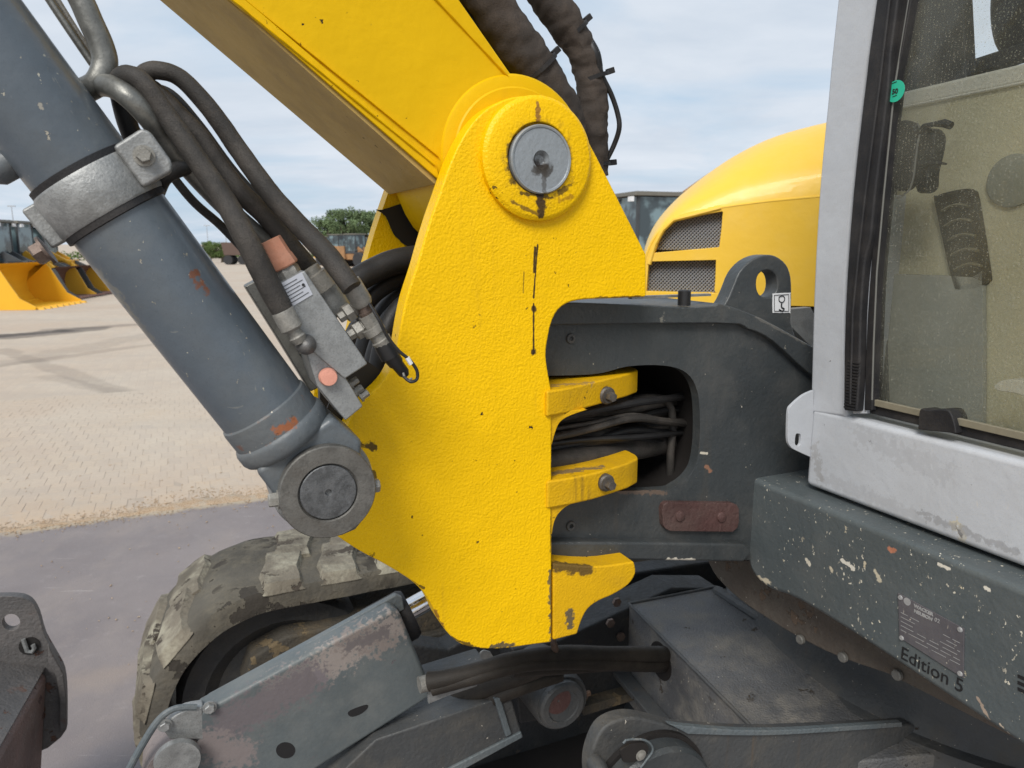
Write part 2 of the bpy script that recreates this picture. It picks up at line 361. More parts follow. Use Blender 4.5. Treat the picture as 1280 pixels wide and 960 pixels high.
m_skirt = paint('chipped anthracite skirt paint', (.078, .092, .096), .42, .12, .0004, 120, chips=.25, chipcol=(.50, .44, .32), chipsc=42, dust=.2, dustcol=(.15, .145, .13), specks=1.15, speckcol=(.62, .58, .48), edgec=(.5, .38, .28), edgeamt=-.25, stains=[(tuple(Hv(x0, y0, VS)), tuple(Hv(x1, y1, VS)), r_*pxs(Hv(x0, y0, VS)), .9, c_, .95) for x0, y0, x1, y1, r_, c_ in ((945, 722, 962, 728, 4, (.5, .44, .33)), (1094, 714, 1100, 726, 3.4, (.5, .45, .34)), (1112, 686, 1116, 688, 4, (.42, .17, .1)), (1038, 710, 1040, 714, 3, (.5, .44, .33)), (1052, 700, 1066, 710, 3, (.65, .62, .54)), (1174, 705, 1186, 711, 2.6, (.68, .64, .55)), (1222, 872, 1236, 898, 2.5, (.36, .28, .22)), (1250, 905, 1262, 920, 2.5, (.5, .42, .33)), (1232, 734, 1235, 736, 3, (.68, .64, .55)), (1080, 815, 1100, 828, 3, (.62, .56, .46)), (1008, 700, 1012, 706, 3, (.6, .56, .46)))])
m_cyl = paint('anthracite cylinder paint', (.088, .108, .128), .34, .14, .0003, 60, chips=.12, chipcol=(.35, .32, .26), chipsc=60, dust=.22, dustcol=(.19, .18, .15), specks=.5, speckcol=(.40, .38, .31), coat=.15, scratch=.2, stains=[
    drip(250, 343, 262, 362, 11, RUST, .9, 1.0, UC-.05), drip(275, 352, 262, 340, 14, (.07, .05, .045), .5, 1.0, UC-.05), drip(130, 340, 170, 385, 12, (.2, .19, .15), .55, 1.2, UC-.02), drip(160, 375, 190, 420, 10, (.16, .155, .13), .5, 1.2, UC-.02)])
m_cylr = paint('anthracite cylinder head paint', (.090, .104, .115), .42, .14, .0005, 90, chips=.3, chipcol=(.2, .12, .08), chipsc=60, dust=.3, dustcol=(.17, .16, .14), specks=.3, edgec=(.22, .12, .07), edgeamt=.2, stains=[
    drip(345, 540, 366, 528, 8, (.28, .09, .03), .95, .9, UC-.055), drip(290, 562, 310, 558, 6, RUST, .6, .9, UC-.03)])
m_guard = paint('scuffed anthracite guard paint', (.105, .125, .135), .48, .12, .0009, 120, chips=.35, chipcol=(.10, .085, .085), chipsc=16, dust=.35, dustcol=(.2, .19, .17), edgec=(.24, .23, .21), edgeamt=.2)
m_guardt = paint('scraped guard steel', (.19, .16, .155), .55, .15, .0012, 150, chips=1.2, chipcol=(.115, .1, .105), chipsc=14, dust=.5, dustcol=(.3, .25, .22))
m_cab = paint('light grey cab paint', (.46, .48, .51), .38, .05, .0002, 60, chips=.1, chipcol=(.12, .12, .13), chipsc=60, dust=.16, dustcol=(.36, .34, .32), edgec=(.16, .16, .17), edgeamt=-.35, scratch=.3, specks=.0, stains=[
    (tuple(Hv(1193, 655, VC)), tuple(Hv(1203, 675, VC)), 8*pxs(Hv(1197, 665, VC)), 1.3, (.5, .46, .36), .9), (tuple(Hv(1196, 660, VC)), tuple(Hv(1202, 672, VC)), 3*pxs(Hv(1197, 665, VC)), 1.5, (.04, .035, .03), .9),
    (tuple(Hv(1030, 598, VC)), tuple(Hv(1270, 700, VC)), 12*pxs(Hv(1150, 650, VC)), .9, (.33, .33, .34), .35), (tuple(Hv(1075, 545, VC)), tuple(Hv(1180, 590, VC)), 16*pxs(Hv(1100, 550, VC)), 1.2, (.38, .39, .41), .5), (tuple(Hv(1270, 690, VC)), tuple(Hv(1150, 642, VC)), 5*pxs(Hv(1150, 650, VC)), 1.6, (.24, .24, .25), .5), (tuple(Hv(1018, 560, VC)), tuple(Hv(1024, 598, VC)), 7*pxs(Hv(1020, 590, VC)), 1.4, (.28, .27, .26), .5),
    (tuple(Hv(1088, 527, VC)), tuple(Hv(1112, 532, VC)), 2.5*pxs(Hv(1097, 530, VC)), 1.5, (.10, .07, .05), .8)])
m_hood = paint('yellow hood paint', (.88, .54, .045), .42, .02, .0, 60, coat=.12, grit=.05, dust=.10, dustcol=(.8, .62, .3))
m_galv = metal('galvanised steel', (.30, .305, .30), .5, .55, .05, (.25, .17, .1), .22, 45, .35, .0008)
m_block = metal('zinc plated valve block', (.30, .31, .31), .48, .5, 0, RUST, .18, 70, .25, .0005)
m_fit = metal('zinc fitting', (.27, .26, .235), .5, .35, .12, (.18, .11, .06), .2, 80, .5)
m_pin = metal('turned steel pin', (.50, .53, .56), .38, .75, 0, RUST, .12, 60, .1, .0004)
m_capst = metal('bare worn steel cap', (.155, .15, .138), .5, .5, .08, (.11, .08, .055), .3, 50, .8, .0006)
m_capin = metal('grimy steel pin end', (.13, .135, .14), .48, .6, .0, RUST, .4, 70, .6, .0006)
m_pipe = metal('dusty steel pipe', (.20, .20, .185), .42, .6, .04, RUST, .3, 22, .55)
m_chrome = metal('chromed rod', (.75, .76, .78), .12, 1.0, 0, RUST, .05, 30, .08, .0001)
m_boltr = metal('grubby steel bolt', (.16, .12, .10), .5, .6, .5, (.13, .075, .045), .3, 90, .5)
m_rustpl = paint('rusty red-brown plate', (.075, .035, .032), .55, .25, .001, 120, chips=.4, chipcol=(.12, .09, .08), chipsc=50, dust=.4, dustcol=(.12, .09, .075))
m_hose = rubber('black hose rubber', (.035, .032, .029), .6, .9, (.085, .074, .064), 22, 700, .0009)
m_hoseb = rubber('clean black rubber', (.018, .018, .019), .5, .25, (.07, .065, .06))
m_sleeve = rubber('woven hose sleeve', (.046, .038, .033), .9, .7, (.095, .073, .058), 12, 500, .0012)
m_black = flat('black plastic and hole black', (.012, .012, .013), .45)
m_seal = rubber('black rubber seal', (.014, .014, .016), .6, .15)
m_grime_shade = flat('grime and recess shade', (.012, .010, .009), .6, 0, .4, 30)  # black for real grime and for shade painted into recesses and gaps
m_orange = paint('orange plastic plug', (.46, .19, .11), .55, .15, .0003, 120, dust=.5, dustcol=(.3, .2, .15), grit=.5)
m_pink = paint('salmon plastic plug', (.66, .30, .22), .5, .1, .0003, 120, dust=.4, dustcol=(.45, .3, .24), grit=.4)
m_white = flat('white sticker', (.72, .73, .74), .45, 0, .04)
m_ink = flat('black ink', (.015, .015, .016), .5)
m_greyst = flat('grey label', (.46, .48, .53), .4, 0, .06)
m_dirt = paint('baked mud', (.045, .040, .032), .85, .35, .0016, 90, dust=.8, dustcol=(.13, .10, .062), chips=1.1, chipcol=(.14, .105, .06), chipsc=22)
m_track = paint('dusty track rubber', (.155, .135, .105), .85, .3, .0022, 70, chips=1.2, chipcol=(.075, .062, .05), chipsc=12, dust=1.0, dustcol=(.36, .335, .26), streak=.2, spec=.2)
m_trackd = paint('dusty track rim rubber', (.088, .080, .066), .85, .3, .0018, 60, dust=.95, dustcol=(.165, .145, .11), chips=1.1, chipcol=(.05, .044, .037), chipsc=9, spec=.2)
m_blade = paint('worn brown blade steel', (.19, .125, .112), .6, .35, .0015, 120, streak=.6, streakcol=(.22, .18, .16), chips=.9, chipcol=(.085, .05, .045), chipsc=14, dust=.7, dustcol=(.20, .16, .15), specks=.8, scratch=.9, speckcol=(.4, .36, .34), edgec=(.18, .14, .12), edgeamt=.2)
m_bladee = paint('worn grey blade end', (.085, .08, .078), .55, .25, .0012, 120, chips=.9, chipcol=(.1, .055, .04), chipsc=18, dust=.5, dustcol=(.16, .14, .13), edgec=(.2, .17, .15), edgeamt=.3)

LOC = M(1.3, .9, 0)
EX = empty('excavator', LOC, 'yellow and grey tracked excavator with swing bracket, boom cylinder, hoses and light grey cab', 'excavator')
def part(name, bm, mat, bw=0, par=None, **k): return obj(name, bm, mat, par or EX, bw, **k)

# ---------------------------------------------------------------- yellow swing bracket
cheek = [(550,240),(562,206),(578,172),(597,146),(618,130),(642,121),(668,120),(692,127),(713,141),(727,159),(738,180),(745,193,1),(808,318,1),(808,371,1),(765,373),(725,375),(703,383),(691,400),(685,425),(683,445),(686,468),(690,490,1),(690,803,1),(660,807),(630,811),(600,811),(578,806),(562,794),(548,775),(540,758),(530,742),(520,731),(505,720),(480,705),(455,692),(437,681),(415,665),(395,640),(385,610),(388,580),(405,555),(430,538),(440,520),(456,500),(478,478),(490,458),(497,430),(501,405),(508,372),(520,335),(530,300),(540,268)]
BR = part('swing_bracket', plate_u(cheek, U0, .04), m_bracket, .0035)
def shifted(pts, u, du, th):   # same outline in the place, moved du along U
    P = [Hu(x, y, u)+U*du for x, y in S(pts)]; return PR(P, U*th)
cheek2 = cheek[:24]+[(690,640,1),(600,640,1),(470,600,1),(440,560),(440,520)]+cheek[-10:]
part('far_cheek', shifted(cheek2, U0, .31, .04), m_bracket, .003, BR)
q = [uvz(Hu(x, y, U0)) for x, y in ((640, 560), (684, 560), (690, 800), (600, 420), (684, 384))]
part('web_plate', BX(U0+.04, U0+.31, q[0].y, q[0].y+.03, q[2].z+.12, q[4].z-.02), m_lug, .002, BR)
part('grease_stain_plate', plate_u([(478,262),(500,255,1),(545,262,1),(545,330,1),(505,305),(500,300),(492,292),(482,270),(470,262)], U0+.305, .003), m_grime_shade, 0, BR)
pc = Hu(675.5, 198, U0-.016)+U*.016; s = pxs(pc)*.985
part('pin_boss', LA(pc+U*.001, -U, [(0, 0), (76*s, 0), (76*s, .011), (72*s, .015), (70*s, .016), (45*s, .016), (44*s, .015), (44*s, .004), (0, .004)], 72), m_boss, 0, BR)
pp = Hu(676, 199.5, U0-.016); s = pxs(pp)
part('pivot_pin', LA(pp+U*.01, -U, [(0, 0), (42*s, 0), (42*s, .012), (40.5*s, .0145), (38.5*s, .014), (37.5*s, .0125), (11*s, .0125), (9*s, .008), (6*s, .004), (0, .0035)], 72),
     paint('pivot pin steel', (.30, .325, .345), .36, .06, .0003, 150, dust=.15, dustcol=(.2, .19, .17), stains=[drip(677, 202, 678, 206, 14, (.030, .022, .018), .97, .30, U0-.02), drip(672, 212, 686, 214, 9, (.05, .04, .03), .8, .5, U0-.02), drip(679, 210, 681, 240, 3.5, (.07, .06, .05), .6, .9, U0-.02)]), 0, BR)
bpy.data.materials['pivot pin steel'].node_tree.nodes['Principled BSDF'].inputs['Metallic'].default_value = .35
# lugs of the slewing knuckle
m_lb = metal('dark greasy bolt', (.10, .09, .08), .45, .4, .1, (.13, .075, .045), .3, 90, .5)
def lug(pts_top, zt, zb, name='lug'):
    P = []
    for x, y in pts_top: P.append(Hz(x, y, zt))
    a, c = P[0], P[-1]
    w = uvz(c); rc = .05
    P += [M(w.x+.010, w.y+.007, zt), M(w.x+.024, w.y+.012, zt)]
    last = M(w.x+.05, w.y+.014, zt); l2 = M(w.x+.14, w.y+.0, zt); l3 = M(uvz(a).x+.2, uvz(a).y, zt)
    P += [last, l2, l3]
    bm = PR(P, Z*(zb-zt)); return part(name, bm, m_lug, .004, BR)
zt = Hu(690, 487, U0).z; zb = Hu(692, 519, U0).z
lug([(684,489),(690,488),(715,484),(740,478),(765,472),(785,467),(797,463)], zt, zb)
zt2 = Hu(690, 600, U0).z; zb2 = Hu(692, 634, U0).z
lug([(684,602),(690,601),(715,597),(740,592),(765,585),(785,579),(797,573)], zt2, zb2)
def web(pts, u=U0+.004, th=.09): part('fillet', plate_u(pts, u, th), m_lug, .002, BR)
web([(684,515,1),(735,512,1),(712,520),(700,528),(694,541),(690,556,1),(684,556,1)])
web([(684,630,1),(735,622,1),(712,631),(700,640),(693,652),(690,668,1),(684,668,1)])
part('lower_lug', plate_u([(691,704,1),(745,708),(793,702,1),(795,716),(786,731),(766,744),(748,752),(735,762),(727,777),(722,793,1),(691,801,1)], U0+.004, .16), m_lug, .004, BR)
part('grease_pocket', LA(Hz(728, 706, Hu(728, 706, U0+.03).z+.003)+U*.05, Z, [(0, 0), (.036, 0), (.036, .002), (0, .002)], 30), m_grime_shade, 0, BR)
for x, y, yt_, zz_ in ((758, 494, 474, zt), (757, 603, 588, zt2)):
    p = Hu(x, y, uvz(Hz(x, yt_, zz_)).x-.002); s = pxs(p)
    bm = LA(p+U*.03, -U, [(0, 0), (11*s, 0), (11*s, .034), (9*s, .037), (0, .037)], 24); hexbolt(p-U*.006, -U, 6.5*s, .016, bm)
    part('lug_bolt', bm, m_lb, 0, BR)

# ---------------------------------------------------------------- boom
boom = [(-330,-560,1),(290,0,1),(549,224,1),(575,280),(620,310),(680,300),(725,245),(732,185),(700,140),(655,115,1),(575,0,1),(190,-560,1)]
BO = part('boom', plate_u(boom, UB, .25), m_boom, .004)
def along(x0, y0, x1, y1, u, n=10): return [Hu(x0+(x1-x0)*i/n, y0+(y1-y0)*i/n, u) for i in range(n+1)]
def weldline(x0, y0, x1, y1, u, rpx, name='weld_seam', par=None, mat=None):
    P = along(x0, y0, x1, y1, u, 90); r0 = rpx*pxs(P[0])
    bm = tube(bmesh.new(), P, [r0*(1+.28*mnoise.noise(p*55)) for p in P], 10, True, .25, 90, .35)
    part(name, bm, mat or m_boom, 0, par or BO)
weldline(-60, -285, 542, 206, UB-.003, 5.5)
weldline(-45, -285, 548, 196, UB-.002, 3)
weldline(300, -262, 640, 102, UB, 4.5)
# plates that stand proud along the two edges
bm = plate_u([(-330,-560,1),(290,0,1),(551,227,1),(545,204,1),(308,0,1),(-300,-560,1)], UB-.004, .006); part('edge_plate', bm, m_boom, .0015, BO)
# underside plate
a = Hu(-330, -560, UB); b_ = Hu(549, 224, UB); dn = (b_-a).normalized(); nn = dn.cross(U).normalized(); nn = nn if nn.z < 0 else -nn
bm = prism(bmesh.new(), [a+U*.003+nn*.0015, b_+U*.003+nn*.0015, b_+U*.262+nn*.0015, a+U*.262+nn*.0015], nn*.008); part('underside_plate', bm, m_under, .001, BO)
pb = Hu(645, 198, UB); s = pxs(pb)
part('pivot_boss', LA(pb+U*.002, -U, [(0, 0), (100*s, 0), (97*s, .005), (92*s, .007), (84*s, .008), (82*s, .010), (0, .010)], 72), m_boom, 0, BO)
part('shim_ring', LA(Hu(662, 200, UB-.012), -U, [(0, 0), (66*s, 0), (66*s, .012), (0, .012)], 48), m_grime_shade, 0, BO)

# ---------------------------------------------------------------- grey swing frame
FR = part('swing_frame', PR([Hu(x, y, U1) for x, y in S([(640,406,1),(895,404),(935,411),(968,427),(1012,468),(1060,500,1),(1060,700,1),(640,700,1)])], U*.022,
     [[Hu(x, y, U1) for x, y in S([(650,470,1),(740,468),(785,458),(830,457),(858,466),(872,490),(875,530),(873,565),(866,589),(846,607),(815,613),(650,615,1)], 4)]]), m_grey, .008, seg=3)
part('top_flange', plate_u([(640,377,1),(720,378),(800,381),(862,384),(893,382),(903,380),(950,397),(1012,431),(1060,460,1),(1060,498,1),(1012,467),(966,426),(935,411),(895,404),(640,407,1)], U1-.016, .30), m_grey, .006, FR, seg=3)
part('lower_flange', plate_u([(640,677,1),(800,678),(932,680,1),(940,690),(930,703,1),(640,698,1)], U1-.022, .29), m_grey, .006, FR, seg=3)
part('pocket_plate', plate_u([(640,400,1),(905,400,1),(905,680,1),(640,680,1)], U1+.285, .01), m_grime_shade, 0, FR)  # back wall blackened to carry the pocket's shade
part('pocket_liner', PR([Hu(x, y, U1+.024) for x, y in ((640,420),(925,420),(925,640),(640,640))], U*.26, [[Hu(x, y, U1+.024) for x, y in S([(650,466,1),(740,465),(788,456),(832,455),(861,464),(875,490),(878,530),(876,566),(868,592),(848,610),(817,616),(650,618,1)], 4)]]), m_grime_shade, 0, FR)  # pocket walls coloured black in place of the recess's shade
part('lifting_eye', plate_u([(895,386,1),(906,380),(915,362),(924,341),(938,326),(955,319),(970,320),(983,330),(989,346),(990,370),(989,402,1),(1000,440,1),(905,440,1)], U1+.015, .035,
     [[(946,355),(949,343),(959,338),(969,343),(972,355),(969,367),(959,372),(949,367)]]), m_grey, .004, FR)
ST = part('lifting_point_sticker', plate_u([(967,367),(987,366),(988,368),(988,390),(986,391),(968,391),(966,389),(966,369)], U1+.0135, .001), m_white, 0, FR)
uS = U1+.0125
def stick(pts, r, u, name='pictogram_line', par=None, mat=None):
    bm = hose([(x, y, u) for x, y in pts], r, 4, 6); return part(name, bm, mat or m_ink, 0, par)
stick([(977,379),(977,384),(980,386),(978,389),(974,387)], .9, uS, 'hook_symbol', ST)
stick([(974,371),(979,370),(981,374),(978,378),(974,376),(974,371)], .55, uS, 'ring_symbol', ST)
for x0, y0, x1, y1 in ((968,369,986,368),(986,368,986,389),(986,389,968,389),(968,389,968,369)): stick([(x0,y0),(x1,y1)], .35, uS, 'border_line', ST)
SP = part('stop_plate', plate_u(K([(834,628),(916,629),(921,631),(924,636),(924,652),(922,660),(916,665),(838,664),(832,661),(829,656),(828,637),(830,631)]), U1-.012, .014), m_rustpl, .0012, FR)
for x, y in ((850, 645), (902, 646)):
    p = Hu(x, y, U1-.012); part('plate_bolt', LA(p, -U, [(0, 0), (7*pxs(p), 0), (6.5*pxs(p), .003), (3*pxs(p), .005), (0, .005)], 20), m_rustpl, 0, SP)
for x, y, u in ((713, 423, U1), (713, 657, U1)):
    p = Hu(x, y, u); s = pxs(p); part('socket_screw', LA(p+U*.002, -U, [(0, 0), (6.5*s, 0), (6.5*s, .004), (5.8*s, .006), (3*s, .006), (3*s, .002), (0, .002)], 20), m_greyd, 0, FR)
part('thin_cover_sheet', plate_u(K([(790,370.5),(889,367),(889,370),(790,374)]), U1+.012, .012), m_galv, 0, FR)
p = Hu(855, 379, U1-.005); s = pxs(p); part('locking_peg', LA(p-Z*.004, Z, [(0, 0), (8*s, 0), (8*s, .026), (6.5*s, .028), (0, .028)], 20), m_black, 0, FR)
part('rear_bracket_plate', plate_u([(988,386,1),(1014,384,1),(1040,440,1),(1020,440,1),(990,410,1)], U1+.12, .02), m_galv, .002, FR)

# hoses running through the pocket of the swing frame
for pts, r, mt in (
    ([(600,594,U1+.02),(690,577,U1+.01),(745,570,U1+.03),(800,560,U1+.08),(850,550,U1+.14),(900,545,U1+.2)], 14, m_hose),
    ([(600,568,U1+.05),(690,556,U1+.04),(760,545,U1+.05),(840,538,U1+.14),(900,536,U1+.2)], 12, m_hose),
    ([(600,570,U1+.13),(690,562,U1+.12),(760,550,U1+.12),(840,548,U1+.14),(900,546,U1+.2)], 11, m_hose),
    ([(600,552,U1+.14),(690,548,U1+.13),(760,538,U1+.12),(840,538,U1+.15),(900,530,U1+.2)], 10, m_hose),
    ([(600,540,U1+.10),(700,525,U1+.10),(770,508,U1+.10),(840,515,U1+.14),(900,510,U1+.2)], 15, m_hose),
    ([(600,520,U1+.2),(700,510,U1+.19),(780,500,U1+.18),(900,500,U1+.2)], 13, m_hoseb),
    ([(690,560,U1+.1),(720,552,U1+.09),(760,545,U1+.09),(800,530,U1+.09),(845,540,U1+.1)], 3, m_hoseb),
    ([(690,545,U1+.1),(740,535,U1+.09),(790,525,U1+.09),(840,532,U1+.1)], 3, m_hose),
    ([(790,500,U1+.1),(815,497,U1+.085),(835,503,U1+.08),(841,530,U1+.08),(838,570,U1+.08),(838,630,U1+.09)], 5, m_hose)):
    part('pocket_hose', hose(pts, r, 8, 14), mt)
rh = random.Random(5)
for k in range(11):
    y0 = rh.uniform(515, 572); y1 = y0-rh.uniform(6, 26); uu = U1+rh.uniform(.0, .05); dy = rh.uniform(-9, 9)
    part('thin_pocket_hose', hose([(640,y0+8,uu),(695,y0,uu),(740,(y0+y1)/2+dy*.3,uu),(790,y1+dy,uu+.01),(835,y1+rh.uniform(-6,10),uu+.05),(890,y1+rh.uniform(-12,8),uu+.14)], rh.uniform(2.6, 5), 6, 10), m_hoseb if k % 2 else m_hose)
part('hose_strap', hose([(795,532,U1+.082),(798,545,U1+.076),(797,556,U1+.082)], 2.2, 4, 8), m_galv)

# ---------------------------------------------------------------- grey skirt below the cab
zt = Hv(935, 607, VS).z; u_end = uvz(Hu(940, 650, U1)).x
skirt = [(926,603),(938,596),(960,606,1),(1280,737,1),(1560,852,1),(1560,1130,1),(1280,934,1),(1180,868),(1090,808),(1000,752),(962,737),(944,722),(934,700),(930,650)]
SK = part('skirt', plate_v(skirt, VS, .22), m_skirt, .032, seg=6)
# nameplate, lettering
NPv = VS - .0025
NP = part('nameplate', plate_v(K([(1122,741),(1205,786),(1204,848),(1124,797)]), NPv, .0024), paint('engraved nameplate', (.085, .08, .088), .45, .15, .0003, 100, dust=.35, dustcol=(.16, .15, .145), specks=.2, scratch=.4), .0006, SK)
def text_on(body, px, py, v, h, mat, par, name='lettering', wscale=1.0, bold=0.0, lean=0.0):
    """text lying on the plane v: reads towards -U (to the right in the picture)"""
    cu = bpy.data.curves.new(name, 'FONT'); cu.body = body; cu.size = h; cu.extrude = .0003; cu.offset = bold; cu.resolution_u = 3
    t = bpy.data.objects.new(name, cu); COL.objects.link(t); bpy.context.view_layer.update()
    me = bpy.data.meshes.new_from_object(t.evaluated_get(bpy.context.evaluated_depsgraph_get())); bpy.data.objects.remove(t)
    P = Hv(px, py, v); bm = bmesh.new(); bm.from_mesh(me)
    for vv in bm.verts:
        x, y, z_ = vv.co; vv.co = P - U*(x*wscale) + Z*y - V*(z_+.0004)
    return part(name, bm, mat, 0, par, smooth=False)
m_let = flat('black lettering', (.012, .012, .013), .5)
m_nick = flat('bare metal text', (.34, .34, .34), .45, .2, .35, 90)
text_on('Edition 5', 1125, 822, VS-.0005, .031, m_let, SK, 'lettering', .97, .0)
hN = pxs(Hv(1150, 760, VS))
text_on('WACKER', 1142.5, 758.5, NPv, .0075, m_nick, NP, 'maker_line', 1.05, .0004)
text_on('NEUSON', 1142.5, 765, NPv, .0075, m_nick, NP, 'maker_line', 1.05, .0004)
text_on('02', 1168, 776, NPv, .009, m_nick, NP, 'maker_line', 1.0)
random.seed(3)
LT = bmesh.new()
for k in range(9):
    y0 = 764+k*5.4
    xs = 1126
    while xs < 1198:
        wl = random.uniform(5, 20); x2 = min(xs+wl, 1200)
        if k > 2 or xs < 1140 or xs > 1172:
            sl = .42; ya = y0+(xs-1124)*.52; yb = y0+(x2-1124)*.52
            if ya < 838+(xs-1204)*.6:
                prism(LT, [Hv(xs, ya, NPv-.0003), Hv(x2, yb, NPv-.0003), Hv(x2, yb+.8, NPv-.0003), Hv(xs, ya+.8, NPv-.0003)], V*-.0002)
        xs = x2+random.uniform(2, 5)
part('engraved_lines', LT, m_nick, 0, NP, smooth=False)
part('emblem_ring', LA(Hv(1134, 752, NPv), -V, [(.0045, 0), (.0062, 0), (.0062, .0005), (.0045, .0005)], 20), m_nick, 0, NP)
for x, y in ((1125.5,747),(1200,787),(1127,797.5),(1200,842)):
    p = Hv(x, y, NPv); part('rivet', LA(p, -V, [(0, 0), (.0042, 0), (.0036, .0016), (.0014, .002), (.0012, .0008), (0, .0008)], 14), m_nick, 0, NP)
for y in (843, 851, 859):
    part('vent_slot', PR([Hv(x, yy, VS-.001) for x, yy in ((1272,y),(1310,y+18),(1310,y+22),(1272,y+4))], V*.0012), m_black, 0, SK)
# ---------------------------------------------------------------- cab
zs_top = Hv(1060, 520, VC).z; zs_bot = Hv(1012, 608, VC).z
u_p1 = uvz(Hv(1062, 420, VC)).x       # inner edge of the corner post
ZR = 3.05; UN = -.28
CB = part('cab', plate_v([(1110,-560,1),(1046,0),(1034,120),(1023,240),(1016,370),(1012,516,1),(1058,522,1),(1056,390),(1066,240),(1083,90),(1096,0),(1176,-560,1)], VC, .07), m_cab, .007, seg=3)
part('sill_beam', BX(UN, UCAB, VC+.0, VC+.055, zs_bot, zs_top-.0005), m_cab, .011, CB, seg=3)
part('sill_ledge', BX(UN, UCAB-.03, VC+.05, VC+.12, zs_bot+.02, zs_top-.012), m_cab, .003, CB)
part('side_post', BX(UN, UN+.08, VC, VC+.07, zs_top, ZR-.1), m_cab, .008, CB)
part('roof_panel', BX(UN-.03, UCAB+.03, VC-.04, VC+1.5, ZR-.1, ZR), m_cab, .02, CB)
part('rear_post', BX(UCAB-.07, UCAB, VC+1.3, VC+1.4, zs_bot, ZR-.1), m_cab, .01, CB)
part('rear_post', BX(UN, UN+.07, VC+1.3, VC+1.4, zs_bot, ZR-.1), m_cab, .01, CB)
# door side strip, window seals: traced in the plane of the cab front, continued upward with the post's lean
def lean(x, y, y2):  # pixel x of the same vertical line at another pixel height (vertical vanishing point)
    xv, yv = 640, 480+FPX/tan(PITCH); return x + (xv-x)*(y2-y)/(yv-y)
def vline(x, y, v, z0, z1, wpx, th, du=0):
    p = Hv(x, y, v); q = Hv(x+wpx, y, v); return BX(uvz(q).x, uvz(p).x, v, v+th, z0, z1)
z515 = Hv(1063, 514, VC-.012).z
part('ribbed_seal', plate_v([(1176,-560,1),(1095,0),(1083,90),(1066,240),(1056,390),(1054,513,1),(1071,515,1),(1074,465),(1076,390),(1081,327),(1088,297),(1094,240),(1110,110),(1122,0),(1206,-560,1)], VC-.012, .022), m_seal, .004, CB, seg=3)
part('seal_lip', tube(bmesh.new(), [Hv(x, y, VC-.013) for x, y in ((1200,-560),(1118,-60),(1112,0),(1099,110),(1082,240),(1074,310),(1066,390),(1063,505))], .0028, 8), m_seal, 0, CB)
bm = bmesh.new()
for k in range(16):
    z_ = z515+.004+k*.0055; p = Hv(1056, 490, VC-.0135); q_ = Hv(1071, 490, VC-.0135)
    boxm(bm, uvz(q_).x+.001, uvz(p).x-.001, VC-.0145, VC-.01, z_, z_+.003)
part('seal_ribs', bm, m_seal, 0, CB)
part('reveal_strip', plate_v(K([(1098,200),(1106,200),(1083,517),(1066,517)]), VC+.004, .02), m_cab, .001, CB)
part('glass_edge_seal', plate_v([(1206,-560,1),(1122,-20),(1108,110),(1096,240),(1088,340),(1083,420),(1080,513,1),(1090,513,1),(1092,430),(1096,340),(1105,240),(1118,110),(1139,0),(1230,-560,1)], VC+.0, .026), m_seal, .002, CB)
part('glass_edge_trim', tube(bmesh.new(), [Hv(x, y, VC+.001) for x, y in ((1230,-560),(1141,-30),(1118,110),(1105,240),(1096,340),(1092,430),(1090,500))], .0016, 8), flat('pale trim bead', (.13, .13, .12), .5), 0, CB)
u_g = uvz(Hv(1092, 430, VC+.02)).x
zg = Hv(1100, 503, VC+.02).z
part('bottom_glass_seal', BX(UN+.08, u_g, VC+.012, VC+.03, zg-.022, zg-.004), m_seal, .003, CB)
part('glass_edge_trim', BX(UN+.08, u_g, VC+.006, VC+.014, zg-.005, zg+.006), flat('tan glass trim', (.20, .18, .13), .5, 0, .3, 60), .001, CB)
b = NB('dusty hazy glass'); b.col = (.62, .66, .60, 1)
b.col = b.mix(.5, (.30, .30, .26), (.36, .36, .31))
nw = b.N.new('ShaderNodeBsdfTransparent'); nw.inputs[0].default_value = (.92, .93, .92, 1)
gl = b.N.new('ShaderNodeBsdfGlossy'); gl.inputs['Roughness'].default_value = .02; gl.inputs[0].default_value = (1, 1, 1, 1)
fr = b.N.new('ShaderNodeFresnel'); fr.inputs[0].default_value = 1.17
m1 = b.N.new('ShaderNodeMixShader'); b.L.new(fr.outputs[0], m1.inputs[0]); b.L.new(nw.outputs[0], m1.inputs[1]); b.L.new(gl.outputs[0], m1.inputs[2])
df = b.N.new('ShaderNodeBsdfDiffuse'); df.inputs[0].default_value = (.50, .49, .40, 1)
vo = b.N.new('ShaderNodeTexVoronoi'); vo.inputs['Scale'].default_value = 420; b.L.new(b.pos, vo.inputs['Vector'])
cs = b.N.new('ShaderNodeSeparateColor'); b.L.new(vo.outputs['Color'], cs.inputs[0])
sp = b.math('MULTIPLY', b.math('LESS_THAN', vo.outputs['Distance'], b.math('MULTIPLY', b.ramp(cs.outputs[0], .60, 1.0), .36)), .36)
film = b.math('ADD', b.math('MULTIPLY', b.ramp(b.noise(7, 8, .65), .35, .75), .08), .03)  # dust film that also holds a little painted reflective haze
fine = b.math('MULTIPLY', b.ramp(b.noise(420, 2, .5), .55, .72), .07)
dm = b.math('ADD', b.math('ADD', sp, film), fine, clamp=True)
m2 = b.N.new('ShaderNodeMixShader'); b.L.new(dm, m2.inputs[0]); b.L.new(m1.outputs[0], m2.inputs[1]); b.L.new(df.outputs[0], m2.inputs[2])
b.L.new(m2.outputs[0], b.N['Material Output'].inputs[0]); m_glass = b.m
